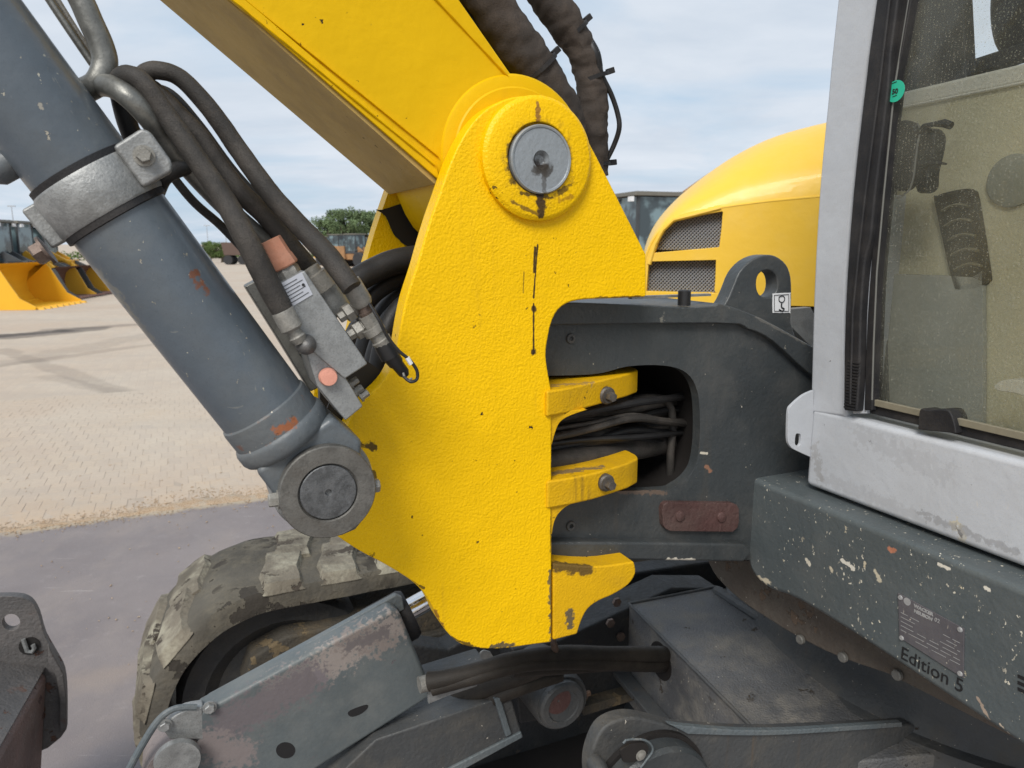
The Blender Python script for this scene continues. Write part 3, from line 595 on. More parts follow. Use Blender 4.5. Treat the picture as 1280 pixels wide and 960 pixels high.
def rrect_uz(u0, u1, z0, z1, v, r, n=6):
    P = []
    for (cu, cz, a0) in ((u0+r, z0+r, pi), (u1-r, z0+r, 1.5*pi), (u1-r, z1-r, 0), (u0+r, z1-r, .5*pi)):
        for i in range(n+1):
            a = a0 + i*.5*pi/n; P.append(M(cu+cos(a)*r, v, cz+sin(a)*r))
    return P
part('windscreen', PR(rrect_uz(UN+.07, u_g+.002, zg-.006, ZR-.12, VC+.0165, .03), V*.004), m_glass, 0, CB, label='dusty speckled windscreen')
m_olive = paint('khaki interior trim', (.56, .51, .34), .8, .08, .0005, 200, dust=.2, dustcol=(.4, .38, .3))
m_olive2 = paint('pale khaki trim ledge', (.66, .63, .53), .8, .06, .0005, 200)
m_vent = flat('dark olive vent plastic', (.030, .026, .014), .5, 0, .25, 60)
m_dkg = flat('charcoal trim', (.015, .017, .020), .6, 0, .2, 20)
m_floor = flat('cab floor mat', (.10, .10, .08), .8, 0, .3, 20)
vI = VC+.16; vB = VC+.62
# interior side panel close behind the glass
part('inner_panel', plate_v(K([(1092,142),(1560,46),(1560,700),(1280,620),(1092,545)]), vI, .03), m_olive, .004, CB)
part('inner_panel_lower', plate_v([(1100,342,1),(1215,346),(1228,352),(1228,600,1),(1100,560,1)], vI-.012, .01), flat('grey-green lower trim', (.36, .36, .31), .8, 0, .1, 10), .003, CB)
part('inner_ledge', plate_v(K([(1088,124),(1560,12),(1560,46),(1092,142)]), vI-.002, .26), m_olive2, .006, CB)
part('panel_seam', tube(bmesh.new(), [Hv(1092+i*20, 141.5-i*4.1, vI-.004) for i in range(12)], .0022, 8), m_olive2, 0, CB)
m_slat = flat('worn olive slat', (.17, .15, .09), .5, 0, .3, 60)
VN = part('air_vent', plate_v([(1168,254),(1171,245),(1184,240),(1206,236),(1214,238),(1220,250),(1234,340),(1233,352),(1224,359),(1206,363),(1196,362),(1190,352)], vI-.012, .012), m_vent, .002, CB)
for i in range(5):
    x0 = 1178+i*3.9; y0 = 264+i*18.5
    bm = tube(bmesh.new(), [Hv(x0+t*33/6, y0-2*sin(t/6*pi)*2.5-t*1.0, vI-.017) for t in range(7)], .0052, 8, True, 0, 1, .5)
    part('vent_slat', bm, m_slat, 0, VN)
part('round_speaker', LA(Hv(1268, 226, vI), -V, [(0, 0), (.042, 0), (.042, .006), (.036, .009), (0, .007)], 32), flat('grey speaker', (.28, .28, .22), .7), 0, CB)
m_shd = flat('door pillar shade grey', (.09, .092, .082), .8, 0, .15, 12)
part('pillar_shade_strip', plate_v([(1088,140,1),(1112,136,1),(1118,200),(1112,300),(1108,420),(1112,560,1),(1084,560,1)], vI-.016, .012), m_shd, .003, CB)  # dark strip painted in for the door pillar's shade
part('grab_knob', plate_v([(1244,480),(1262,474),(1300,482),(1300,500),(1270,492),(1246,488)], vI-.13, .03), m_olive2, .008, CB)
part('inner_side_pillar', plate_v(K([(1124,-220),(1192,-220),(1207,82),(1208,100),(1118,124)]), vI+.02, .03), m_dkg, .004, CB)
part('inner_pillar_gap_trim', plate_v(K([(1146,-220),(1151,-220),(1138,70),(1131,70)]), vI+.012, .006), m_galv, 0, CB)
part('inner_cross_rail', plate_v(K([(1196,80),(1300,46),(1300,66),(1196,100)]), vI+.03, .03), m_dkg, .003, CB)
part('seat_headrest', plate_v([(1234,0),(1240,-30),(1262,-50),(1330,-60),(1330,66),(1262,74),(1243,62),(1235,35)], vI+.10, .10), m_dkg, .02, CB, seg=4)
part('seat_back', BX(UN+.12, UCAB-.45, vB+.05, vB+.2, zs_bot+.3, zs_bot+1.0), m_dkg, .05, CB, seg=4)
part('seat_cushion', BX(UN+.12, UCAB-.45, vB-.35, vB+.15, zs_bot+.2, zs_bot+.34), m_dkg, .05, CB, seg=4)
part('cab_floor', BX(UN, UCAB, VC+.12, VC+1.4, zs_bot+.01, zs_bot+.05), m_floor, 0, CB)
part('far_side_wall', BX(UCAB-.035, UCAB-.01, VC+.07, VC+1.3, zs_bot+.05, zs_bot+.55), m_cab, .003, CB)
part('near_side_wall', BX(UN+.01, UN+.035, VC+.07, VC+1.3, zs_bot+.05, zs_bot+.55), m_cab, .003, CB)
# window latch seen through the glass
LT = part('window_latch', plate_v([(1110,172),(1114,157),(1126,150),(1138,153),(1145,163),(1145,185),(1140,225),(1130,238),(1117,237),(1110,226)], VC+.028, .02), flat('dark grey latch plastic', (.012, .013, .016), .5, 0, .3, 90), .006, CB, seg=3)
part('latch_rim', tube(bmesh.new(), [Hv(x, y, VC+.03) for x, y in S([(1143,160),(1150,164),(1147,180),(1144,205),(1141,226),(1134,240),(1118,242)])[:-3]], .0016, 8), flat('pale latch rim', (.2, .2, .19), .5), 0, LT)
part('latch_body', plate_v([(1146,166),(1160,160),(1168,170),(1166,190),(1160,215),(1158,236),(1145,240),(1143,215),(1147,190)], VC+.036, .03), m_black, .004, LT)
part('latch_lever', tube(bmesh.new(), [Hv(x, y, VC+.03) for x, y in ((1146,168),(1156,158),(1168,155),(1180,154),(1189,157))], [.005,.005,.004,.0065,.006], 12), m_black, 0, LT)
part('latch_lever', tube(bmesh.new(), [Hv(x, y, VC+.03) for x, y in ((1150,206),(1162,203),(1172,203),(1183,205))], [.005,.004,.003,.0015], 10), m_black, 0, LT)
# green round sticker on the glass
GS = part('green_sticker', LA(Hv(1119.5, 114, VC-.0035), -V, [(0, 0), (.0168, 0), (.0168, .0006), (0, .0006)], 32), flat('green sticker', (.02, .42, .27), .5, 0, .05), 0, CB, label='round green date sticker')
text_on('50', 1115, 118, VC-.0042, .011, m_ink, GS, 'sticker_mark', 1.0, .0003)
for x0, y0, x1, y1 in ((1114,105,1121,102),(1116,121,1121,119)): part('sticker_mark', tube(bmesh.new(), [Hv(x0, y0, VC-.0042), Hv(x1, y1, VC-.0042)], .0007, 6), m_ink, 0, GS)
# rubber stop on the ledge and hinge tab
part('rubber_stop', plate_v([(1147,537,1),(1149,514),(1153,511),(1160,513),(1180,512),(1188,516),(1193,530),(1195,542,1)], VC-.004, .035), m_seal, .004, CB)
tab = [(1013,489,1),(1004,494),(990,506),(986,513),(985,530),(985,550),(988,558),(995,563),(1013,571,1)]
part('mounting_tab', plate_u([(1017,488,1),(1004,494),(990,506),(986,513),(985,530),(985,550),(988,558),(995,563),(1017,573,1)], UCAB-.006, .006, [[(994,549),(995,543),(998,542),(1001,544),(1001,552),(1000,556),(997,558),(994,555)]]), m_cab, .0012, CB)

# ---------------------------------------------------------------- engine hood
# built in a vertical plane set well behind the swing frame, rolled back at its rim
hp0 = Hy(850, 340, 2.45); hn = Vector((.30, 1, 0)).normalized()
def Hh(x, y, d=0): return hit(x, y, hp0+hn*d, hn)
crease = [(806,330),(809,316),(818,298),(832,281),(850,270),(880,263),(905,259),(950,253),(1000,248),(1060,243),(1120,238)]
silh = [(803,322),(809,300),(820,278),(838,256),(862,234),(895,209),(925,190),(960,173),(1000,160),(1060,146),(1120,138)]
hood = [(806,330),(809,316),(818,298),(832,281),(850,270),(880,263),(905,259),(950,253),(1000,248),(1060,243),(1120,238,1),(1120,388,1),(1010,383),(900,381),(806,378,1)]
g1 = [(818,316,1),(826,296),(838,280),(852,275),(898,265),(903,270),(899,309,1)]
g2 = [(811,327,1),(895,325,1),(893,362),(888,366),(808,364,1)]
HO = part('engine_hood', PR([Hh(x, y) for x, y in S(hood, 4)], hn*.7, [[Hh(x, y) for x, y in S(g1)], [Hh(x, y) for x, y in S(g2)]]), m_hood, .003, seg=2)
def loft(rows, close=False):
    bm = bmesh.new(); R = [[bm.verts.new(p) for p in r] for r in rows]
    for a, b in zip(R, R[1:]):
        for i in range(len(a)-1): bm.faces.new((a[i], a[i+1], b[i+1], b[i]))
    return bm
rows_ = []
for k in range(9):
    t = k/8*pi/2; rows_.append([])
    for (xc, yc), (xs, ys) in zip(crv(crease, 3), crv(silh, 3)):
        rows_[-1].append(Hh(xc+(xs-xc)*sin(t), yc+(ys-yc)*sin(t)*.985, .002+.34*(1-cos(t))))
top_ = [p_+hn*.5+Z*.01 for p_ in rows_[-1]]; rows_.append(top_)
part('hood_top', loft(rows_), m_hood, 0, HO, sharp=60)
part('hood_edge_bead', tube(bmesh.new(), [Hh(x, y, .003) for x, y in crv(crease, 3)], .0045, 8), m_hood, 0, HO)
m_grl = flat('grey grille wire', (.30, .31, .33), .45, .2)
for gi, (g, by) in enumerate(((g1, (262, 312)), (g2, (322, 368)))):
    gx = sum(q[0] for q in g)/len(g); gy = sum(q[1] for q in g)/len(g); go = [(gx+(x-gx)*1.10, gy+(y-gy)*1.16) for x, y in S(g)]
    def inside(x, y):
        c_ = False
        for i_ in range(len(go)):
            (xa_, ya_), (xb_, yb_) = go[i_], go[i_-1]
            if (ya_ > y) != (yb_ > y) and x < (xb_-xa_)*(y-ya_)/(yb_-ya_)+xa_: c_ = not c_
        return c_
    part('grille_backing', PR([Hh(x, y, .06) for x, y in go], hn*.004), m_black, 0, HO)
    gm = bmesh.new(); x0, x1, y0, y1 = 806, 906, by[0], by[1]; step = 4.6
    n = int((x1-x0+y1-y0)/step)+2
    for i in range(n):
        for sgn in (1, -1):
            a = x0 + i*step - (y1-y0) if sgn > 0 else x0 + i*step
            xa, ya, xb, yb = (a, y0, a+(y1-y0), y1) if sgn > 0 else (a, y0, a-(y1-y0), y1)
            def clipx(xa, ya, xb, yb):
                if xa > xb: xa, ya, xb, yb = xb, yb, xa, ya
                if xb < x0 or xa > x1: return None
                if xa < x0: ya += (yb-ya)*(x0-xa)/(xb-xa); xa = x0
                if xb > x1: yb = ya+(yb-ya)*(x1-xa)/(xb-xa); xb = x1
                return xa, ya, xb, yb
            c = clipx(xa, ya, xb, yb)
            if c and (c[2]-c[0]) > 1:
                run = None
                for kk in range(41):
                    xx = c[0]+(c[2]-c[0])*kk/40; yy = c[1]+(c[3]-c[1])*kk/40; ins = inside(xx, yy)
                    if ins and run is None: run = (xx, yy)
                    if run and (not ins or kk == 40):
                        if abs(xx-run[0]) > 1.5: tube(gm, [Hh(run[0], run[1], .036+sgn*.001), Hh(xx, yy, .036+sgn*.001)], .0021, 4)
                        run = None
    part('grille_mesh', gm, m_grl, 0, HO, smooth=False)
for pts in ([(811,330),(818,305),(828,287),(842,274),(870,267),(901,259)],):
    part('grille_surround', tube(bmesh.new(), [Hh(x, y, .010) for x, y in pts], .016, 12, True, 0, 1, .6), m_hood, 0, HO)
part('hood_base_panel', PR([Hh(x, y, .02) for x, y in ((812,384),(1120,388),(1120,430),(812,430))], hn*.6), m_black, 0, HO)

# ---------------------------------------------------------------- boom cylinder
cc = Hu(411, 616, UC); e1 = Hu(186, 322, UC)         # axis through these
ax = (e1-cc).normalized(); R = .0542
def AX(t): return cc + ax*t
def tpar(x, y): return (Hu(x, y, UC)-cc).dot(ax)
tr = tpar(338, 520)
CY = part('boom_cylinder', LA(AX(tr-.01), ax, [(0, 0), (R, 0), (R, 1.75), (0, 1.75)], 64), m_cyl, 0)
# lower rings
bm = LA(AX(tpar(362, 550)), ax, [(0, 0), (R*1.02, 0), (R*1.09, .003), (R*1.13, .008), (R*1.13, .020), (R*1.10, .024), (R*1.055, .026), (R*1.055, .050), (R*1.04, .054), (R*1.0, .056), (0, .056)], 64)
part('base_ring', bm, m_cylr, 0, CY)
side = ax.cross(U).normalized(); side = side if side.x > 0 else -side
def CP(a, b, du=0): return cc + ax*a + side*b + U*du    # point in the cylinder's own frame
TH = tpar(362, 550)+.006
hd = [CP(TH, -.050), CP(TH, .060), CP(.045, .072), CP(.030, .060), CP(.0, .050), CP(-.026, .040), CP(-.042, .018), CP(-.047, 0), CP(-.042, -.018), CP(-.030, -.038), CP(.0, -.050), CP(.05, -.051)]
part('cylinder_eye', PR([p-U*.045 for p in hd], U*.09), m_cylr, .008, CY, seg=3)
s = pxs(cc); ca = Hu(411, 616, UC-.06)
sC = pxs(ca)
CAP = part('end_cap', LA(ca+U*.038, -U, [(0, 0), (60*sC, 0), (60*sC, .036), (58.5*sC, .038), (38*sC, .038), (36.5*sC, .036), (36.5*sC, .033), (0, .033)], 80), m_capst, 0, CY)
part('pin_end', LA(ca+U*.006, -U, [(0, 0), (35.5*sC, 0), (35*sC, .0045), (34*sC, .0055), (4.5*sC, .0055), (3*sC, .002), (0, .002)], 60), m_capin, 0, CAP)
part('cap_collar', LA(ca+U*.10, -U, [(0, 0), (66*sC, 0), (66*sC, .058), (64*sC, .061), (0, .061)], 80), m_galv, 0, CAP)
for x, y, d in ((349, 624, -1), (462, 608, 1)):
    p = Hu(x, y, UC-.045); part('cap_bolt', hexbolt(p, V*d, 8.5*s, .012), m_fit, 0, CAP)
# clamp collar
ta, tb = tpar(155, 258), tpar(112, 208)
t0 = tpar(176, 247); w0 = .060
tc0 = tpar(137, 238)
CL = part('clamp_collar', LA(AX(tc0-.036), ax, [(R, .014), (R*1.08, .014), (R*1.11, .017), (R*1.11, .058), (R*1.08, .061), (R, .061)], 64), m_galv, 0, CY)
for dt in (-.030, .023):
    part('rubber_liner', LA(AX(tc0+dt), ax, [(R, 0), (R*1.07, .001), (R*1.07, .009), (R, .010)], 64), m_seal, 0, CL)
earq = [CP(tc0-.018, .040), CP(tc0+.030, .040), CP(tc0+.032, .074), CP(tc0+.026, .080), CP(tc0-.010, .080), CP(tc0-.018, .074)]
part('clamp_ear', PR([p-U*.050 for p in earq], U*.016), m_galv, .004, CL)
part('clamp_ear', PR([p+U*.0 for p in earq], U*.016), m_galv, .004, CL)
part('clamp_ear', PR([CP(tc0-.022, -.045), CP(tc0+.025, -.045), CP(tc0+.025, -.074), CP(tc0-.022, -.074)], U*.014), m_galv, .003, CL)
part('clamp_bolt', hexbolt(CP(tc0+.008, .060)-U*.050, -U, .0080, .012), m_fit, 0, CL)
part('clamp_bolt', hexbolt(CP(tc0-.02, -.078), -side, .012, .014), m_boltr, 0, CL)
part('cylinder_plug', LA(CP(tpar(62, 178), -.048), -side, [(0, 0), (.016, 0), (.016, .02), (.012, .026), (0, .026)], 24), m_cylr, 0, CY)

# ---------------------------------------------------------------- pipes and hoses at the left
uh = UC
part('return_pipe', hose([(60,-60,uh+.03),(96,-10,uh+.03),(114,28,uh+.03),(127,58,uh+.03),(131,80,uh+.03),(122,103,uh+.03),(104,114,uh+.04),(84,122,uh+.06)], 15, 8, 20), m_pipe)
part('thin_pipe', hose([(24,-60,uh+.04),(62,0,uh+.04),(90,42,uh+.04),(116,80,uh+.04)], 5, 6, 12), m_pipe)
part('thin_pipe', hose([(36,-60,uh+.05),(72,0,uh+.05),(98,42,uh+.05),(120,76,uh+.05)], 3.5, 6, 12), m_fit)
part('long_pipe', hose([(100,122,uh+.08),(122,108,uh+.04),(142,109,uh+.0),(164,124,uh-.02),(186,148,uh-.015),(206,174,uh),(246,222,uh+.02),(292,268,uh+.04),(345,314,uh+.06),(392,354,uh+.07)], [12,13,14,14,13.5,13,12,12,13,14], 8, 20), m_pipe)
part('elbow_hose', hose([(150,118,uh+.07),(158,150,uh+.07),(170,185,uh+.08),(172,215,uh+.1)], 12, 8, 16), m_hoseb)
part('hydraulic_hose', hose([(146,118,uh+.04),(148,101,uh+.02),(160,94,uh-.01),(180,105,uh-.02),(212,150,uh-.02),(252,208,uh-.03),(284,256,uh-.04),(308,300,uh-.05),(334,352,uh-.05),(354,390,uh-.05)], [10,11.5,12,12.5,13,13.5,14,14.5,15,14], 8, 18, .03, 60), m_hose)
part('hydraulic_hose', hose([(176,112,uh+.05),(180,93,uh+.03),(198,88,uh+.02),(226,98,uh+.02),(262,136,uh+.02),(296,184,uh+.02),(338,242,uh+.01),(380,288,uh),(412,322,uh-.02),(440,360,uh-.04)], [10,11,11,11,11.5,12,12.5,13,13.5,13], 8, 18, .03, 60), m_hose)
part('hydraulic_hose', hose([(170,102,uh+.04),(192,112,uh+.03),(226,146,uh+.03),(250,172,uh+.03),(272,205,uh+.03),(300,240,uh+.03),(330,268,uh+.04),(366,310,uh+.05),(400,352,uh+.07)], [10,11,12,12.5,13,13,12.5,12,12], 8, 18, .03, 60), m_hose)
part('thin_hose', hose([(182,108,uh+.06),(214,118,uh+.06),(250,158,uh+.06),(290,212,uh+.06),(334,262,uh+.06),(378,316,uh+.07),(410,366,uh+.09)], 6, 8, 12), m_hoseb)
part('thin_hose', hose([(160,150,uh+.08),(200,200,uh+.08),(240,250,uh+.07),(276,282,uh+.06),(310,318,uh+.05),(340,352,uh+.05)], 5.5, 8, 12), m_hose)
part('short_hose', hose([(196,240,uh+.02),(205,222,uh+.0),(222,212,uh+.0),(242,210,uh+.02),(262,222,uh+.04),(288,258,uh+.05),(310,292,uh+.06)], [10,10,10,9,8,7,7], 8, 16), m_hoseb)

# ---------------------------------------------------------------- valve block
uv = U0-.135
VB = part('valve_block', plate_u(K([(346,357),(381,338),(460,455),(431,474),(365,427)][:4]+[(380,430)]), uv, .085), m_block, .002)
part('lower_block', plate_u(K([(378,425),(431,470),(454,508),(432,526),(396,482)]), uv+.004, .075), m_block, .002, VB)
part('side_plate', plate_u(K([(306,358),(330,345),(350,362),(368,430),(400,484),(388,490),(345,420)]), uv+.07, .03), m_pipe, .002, VB)
SL = part('type_sticker', plate_u(K([(350,355),(377,340),(391,368),(364,384)]), uv-.0012, .001), m_greyst, 0, VB)
bm = bmesh.new()
for k in range(6):
    t = .15+k*.14; x0 = 350+(364-350)*t+2; y0 = 355+(384-355)*t-1; x1 = 377+(391-377)*t-(3 if k % 2 else 8); y1 = 340+(368-340)*t+(1.5 if k % 2 else 4.5)
    tube(bm, [Hu(x0, y0, uv-.0016), Hu(x1, y1, uv-.0016)], .00035, 4)
part('sticker_line', bm, m_ink, 0, SL)
part('sticker_dot', LA(Hu(379, 356, uv-.001), -U, [(0, 0), (.0018, 0), (.0018, .001), (0, .001)], 12), m_ink, 0, SL)
def dirU(x0, y0, x1, y1, u): return (Hu(x1, y1, u)-Hu(x0, y0, u))
def stub(x0, y0, x1, y1, u, prof, mat, name, par, seg=24):   # prof radii in px at fractions of the way
    a, b_ = Hu(x0, y0, u), Hu(x1, y1, u); L_ = (b_-a).length; s = pxs(a)
    pr = [(0, prof[0][1]*L_)]+[(r*s, t*L_) for r, t in prof]+[(0, prof[-1][1]*L_)]
    return part(name, LA(a, (b_-a), pr, seg), mat, 0, par)
stub(366, 352, 350, 322, uv+.03, [(15, 0), (16, .2), (16, .5), (14, .6), (14, 1)], m_fit, 'port_nut', VB, 6)
stub(356, 334, 337, 300, uv+.03, [(17.5, 0), (18.5, .05), (17, .35), (16, .40), (14.5, 1)], m_orange, 'orange_plug', VB, 8)
stub(386, 336, 405, 362, uv+.06, [(13, 0), (13, .25), (18, .3), (18, 1.0)], m_fit, 'spool_nut', VB, 24)
stub(396, 350, 424, 392, uv+.07, [(21, 0), (21, .75), (17, 1.0)], m_block, 'spool_housing', VB)
stub(410, 346, 432, 380, uv+.075, [(10, 0), (11, .2), (11, .6), (9, 1.0)], m_fit, 'spool_nut', VB)
p = Hu(410, 471, uv); s = pxs(p); part('salmon_plug', LA(p+U*.002, -U, [(0, 0), (11.5*s, 0), (11.5*s, .004), (10*s, .009), (0, .010)], 30), m_pink, 0, VB)
# fitting of the front hose
stub(353, 388, 366, 412, uv-.012, [(14, 0), (14.5, .1), (14.5, .9), (12, 1)], m_fit, 'hose_ferrule', VB)
stub(365, 410, 376, 428, uv-.012, [(9, 0), (9, .5), (11, .6), (8, 1)], m_fit, 'hose_neck', VB, 16)
p = Hu(384, 432, uv-.012); s = pxs(p)
part('elbow_knuckle', LA(p+U*.016, -U, [(0, 0), (13*s, 0), (13*s, .008), (11.5*s, .016), (8*s, .023), (4*s, .026), (0, .027)], 30), metal('dull cast elbow', (.16, .155, .15), .5, .6, 0, RUST, .3, 60, .5), 0, VB)
# far fitting chain
stub(437, 352, 455, 382, uv+.02, [(13, 0), (13.5, .1), (13.5, .85), (11, 1)], m_fit, 'hose_ferrule', VB)
stub(452, 378, 462, 400, uv+.02, [(8, 0), (8, .5), (10, .55), (8, 1)], m_boltr, 'hose_neck', VB)
stub(458, 393, 470, 412, uv+.02, [(12, 0), (12, 1)], m_fit, 'union_nut', VB, 6)
stub(464, 408, 480, 430, uv+.02, [(14, 0), (14, .35), (11, .4), (11, .7), (13, .75), (12, 1)], m_fit, 'union_nut', VB, 12)
stub(478, 428, 488, 446, uv+.02, [(11.5, 0), (12.5, .3), (12.5, 1)], m_black, 'plug_body', VB)
stub(486, 442, 508, 470, uv+.02, [(11, 0), (10, .4), (8, .5), (7.5, .85), (4, 1)], m_black, 'plug_body', VB)
for x0, y0, x1, y1 in ((424,398,450,382),(436,420,462,404)):
    stub(x0, y0, x1, y1, uv+.03, [(7, 0), (7, .25), (12, .3), (12, .62), (9, .66), (9, 1)], m_fit, 'port_nut', VB, 6)
for x, y in ((437,481),(443,491),(450,497)):
    p = Hu(x, y, uv+.03); part('block_screw', hexbolt(p, side, 5*pxs(p), .012), m_fit, 0, VB)
WR = part('lead_wire', hose([(462,380,uv+.01),(474,400,uv),(484,420,uv),(498,438,uv),(512,450,uv),(521,463,uv),(521,474,uv),(513,477,uv),(504,470,uv+.01)], 2.2, 8, 8), m_hoseb)
part('lead_wire_end', hose([(504,466,uv+.01),(508,475,uv+.005),(515,473,uv)], 1.4, 5, 6), m_fit, 0, WR)
part('wire_tag', hose([(509,447,uv-.001),(514,455,uv-.001)], 3, 3, 8), m_white, 0, WR)
# hoses going in between the cheeks
for pts, r in (([(424,372,U0+.12),(444,352,U0+.12),(468,338,U0+.13),(500,326,U0+.14),(560,318,U0+.16)], 16),
               ([(446,400,U0+.14),(462,374,U0+.14),(484,356,U0+.15),(512,343,U0+.16),(560,335,U0+.18)], 11),
               ([(470,410,U0+.17),(478,390,U0+.17),(494,372,U0+.17),(515,358,U0+.18),(560,345,U0+.2)], 10),
               ([(470,470,U0+.10),(476,440,U0+.10),(484,410,U0+.10),(500,385,U0+.11),(530,365,U0+.12)], 12),
               ([(462,500,U0+.14),(464,470,U0+.14),(474,430,U0+.14),(492,395,U0+.15),(530,372,U0+.16)], 13),
               ([(450,510,U0+.2),(452,460,U0+.2),(462,420,U0+.2),(480,385,U0+.21),(520,355,U0+.22)], 14)):
    part('bracket_hose', hose(pts, r, 8, 16), m_hoseb)
part('dark_gap_backing', PR([Hu(x, y, U0+.27) for x, y in ((440,405),(470,380),(560,360),(560,640),(400,620),(400,480))], U*.02), m_grime_shade, 0)  # black sheet added for the shade between the cheeks
part('dark_gap_backing', PR([Hu(x, y, U0+.045) for x, y in ((425,470),(450,445),(485,470),(470,500),(440,530),(405,520))], U*.004), m_grime_shade, 0)  # black sheet added for the dark gap behind the valve block

# ---------------------------------------------------------------- sleeved hoses above the boom
H1 = part('sleeved_hose', hose([(480,-180,U0+.13),(575,-50,U0+.13),(640,45,U0+.13),(676,95,U0+.13),(702,138,U0+.13),(712,175,U0+.14),(712,215,U0+.15)], [29,29,27,26,24,21,18], 24, 32, .11, 42), m_sleeve)
H2 = part('sleeved_hose', hose([(600,-160,U0+.16),(662,-40,U0+.16),(702,22,U0+.16),(730,72,U0+.16),(741,118,U0+.16),(742,165,U0+.16),(745,220,U0+.17)], [26,24,22,19,18.5,17.5,15], 24, 32, .13, 46), m_sleeve)
part('black_hose', hose([(450,-160,U0+.17),(550,-20,U0+.17),(600,45,U0+.17),(640,90,U0+.17),(668,125,U0+.18),(690,160,U0+.2)], 22, 10, 18), m_hoseb)
def tie(x, y, rpx, ang, u, par, tail=True):
    p = Hu(x, y, u); s = pxs(p); d = Hu(x+cos(ang)*10, y+sin(ang)*10, u)-p
    bm = LA(p-d.normalized()*.003, d, [(rpx*s, 0), (rpx*s*1.05, .0), (rpx*s*1.05, .0065), (rpx*s, .0065)], 32)
    part('cable_tie', bm, m_seal, 0, par)
    if tail:
        q2 = (d.normalized()).cross(U).normalized(); q2 = q2 if q2.x > 0 else -q2
        part('tie_head', prism(bmesh.new(), [p+q2*rpx*s*.95-d.normalized()*.006-U*.01, p+q2*rpx*s*.95+d.normalized()*.004-U*.01, p+q2*(rpx*s*1.05+.012)+d.normalized()*.004-U*.01, p+q2*(rpx*s*1.05+.012)-d.normalized()*.006-U*.01], U*.008), m_seal, .001, par)
tie(716, 40, 20.5, radians(58), U0+.16, H2); tie(741, 97, 20, radians(75), U0+.16, H2); tie(672, 86, 27, radians(55), U0+.13, H1); tie(746, 206, 16.5, radians(85), U0+.17, H2)
part('sensor_cable', hose([(738,50,U0+.15),(746,75,U0+.14),(752,95,U0+.14),(764,118,U0+.14),(772,142,U0+.14),(774,160,U0+.14),(768,180,U0+.15),(757,203,U0+.16)], [4,5,4,3.2,3.2,3.2,3.2,3], 8, 10), m_hoseb)
part('sensor_plug', hose([(738,54,U0+.145),(744,68,U0+.14),(749,84,U0+.14)], [6,7,5], 5, 12), m_black)
# ---------------------------------------------------------------- blade cylinder with its guard
uG = 1.42; GT = .055
bc = part('blade_cylinder', plate_u(K([(248,892),(490,762),(500,766),(541,864),(536,873),(380,972),(300,1012),(246,985)]), uG, GT),
    paint('scuffed anthracite guard paint b', (.098, .115, .120), .48, .12, .0003, 120, chips=.15, chipcol=(.12, .10, .11), chipsc=22, dust=.3, dustcol=(.24, .235, .215), edgec=(.24, .23, .21), edgeamt=.2, stains=[
      drip(345, 868, 488, 785, 27, (.27, .235, .215), .95, .75, uG), drip(440, 800, 478, 800, 22, (.20, .17, .155), .9, .9, uG), drip(286, 905, 385, 850, 31, (.135, .118, .125), .97, .6, uG), drip(440, 806, 482, 790, 12, (.135, .12, .12), .97, .9, uG), drip(262, 930, 300, 945, 26, (.20, .17, .165), .95, .6, uG), drip(395, 838, 405, 850, 6, (.165, .145, .155), .95, .9, uG)]), .026, seg=7)
part('guard_top_strip', plate_u(K([(246,884),(262,871),(495,744),(503,747),(506,762),(262,896)]), uG+GT*.72, .016), m_guard, .003, bc)
part('dark_hole_insert', plate_u([(357+cos(a)*12, 938-sin(a)*10) for a in [i*pi/6 for i in range(12)]], uG-.0008, .002), m_black, 0, bc)  # black insert painted in for the hole's dark inside, nothing is cut
part('dark_slot_insert', plate_u([(435,893),(438,888),(458,881),(459,886),(450,893),(440,896)], uG-.0008, .002), m_black, 0, bc)  # black insert painted in for the slot's dark inside
part('guard_back', plate_u(K([(270,900),(480,790),(520,860),(300,985)]), uG+.060, .004), m_grime_shade, 0, bc)
a = Hu(400, 832, uG+.10); b_ = Hu(560, 742, uG+.10); dd = (b_-a).normalized(); s = pxs(a)
pg = Hu(496, 775, uG+.085)
part('gland', LA(pg, dd, [(0, -.06), (33*s, -.06), (33*s, .025), (30*s, .035), (0, .035)], 40), m_seal, 0, bc)
part('piston_rod', LA(Hu(496, 771, uG+.10), dd, [(0, 0), (14*s, 0), (14*s, .12), (0, .12)], 40), m_chrome, 0, bc)
part('barrel', LA(a-dd*.10, dd, [(0, 0), (24*s, 0), (24*s, .28), (0, .28)], 40), m_greyd, 0, bc)
pe = Hu(225, 945, uG+.06); s = pxs(pe)
part('cylinder_foot', LA(pe-U*.05, U, [(0, 0), (38*s, 0), (42*s, .02), (42*s, .10), (0, .10)], 40), m_guardt, 0, bc)
part('cylinder_foot_cap', LA(Hu(222, 948, uG-.02), -U, [(0, 0), (26*s, 0), (25*s, .012), (10*s, .014), (0, .008)], 30), m_galv, 0, bc)
part('foot_strap', hose([(150,985,uG),(170,945,uG),(196,903,uG),(218,886,uG),(246,884,uG)], [4.5,4.5,4.5,4,4], 8, 10), m_guard, 0, bc)
part('foot_lug', plate_u([(205,915,1),(214,898),(232,888),(254,884,1),(256,925,1),(212,925,1)], uG+.0, .03), m_galv, .004, bc)
for x, y in ((206, 906), (262, 884)):
    part('foot_screw', hexbolt(Hu(x, y, uG-.003), -U, 6*s, .010), m_galv, 0, bc)

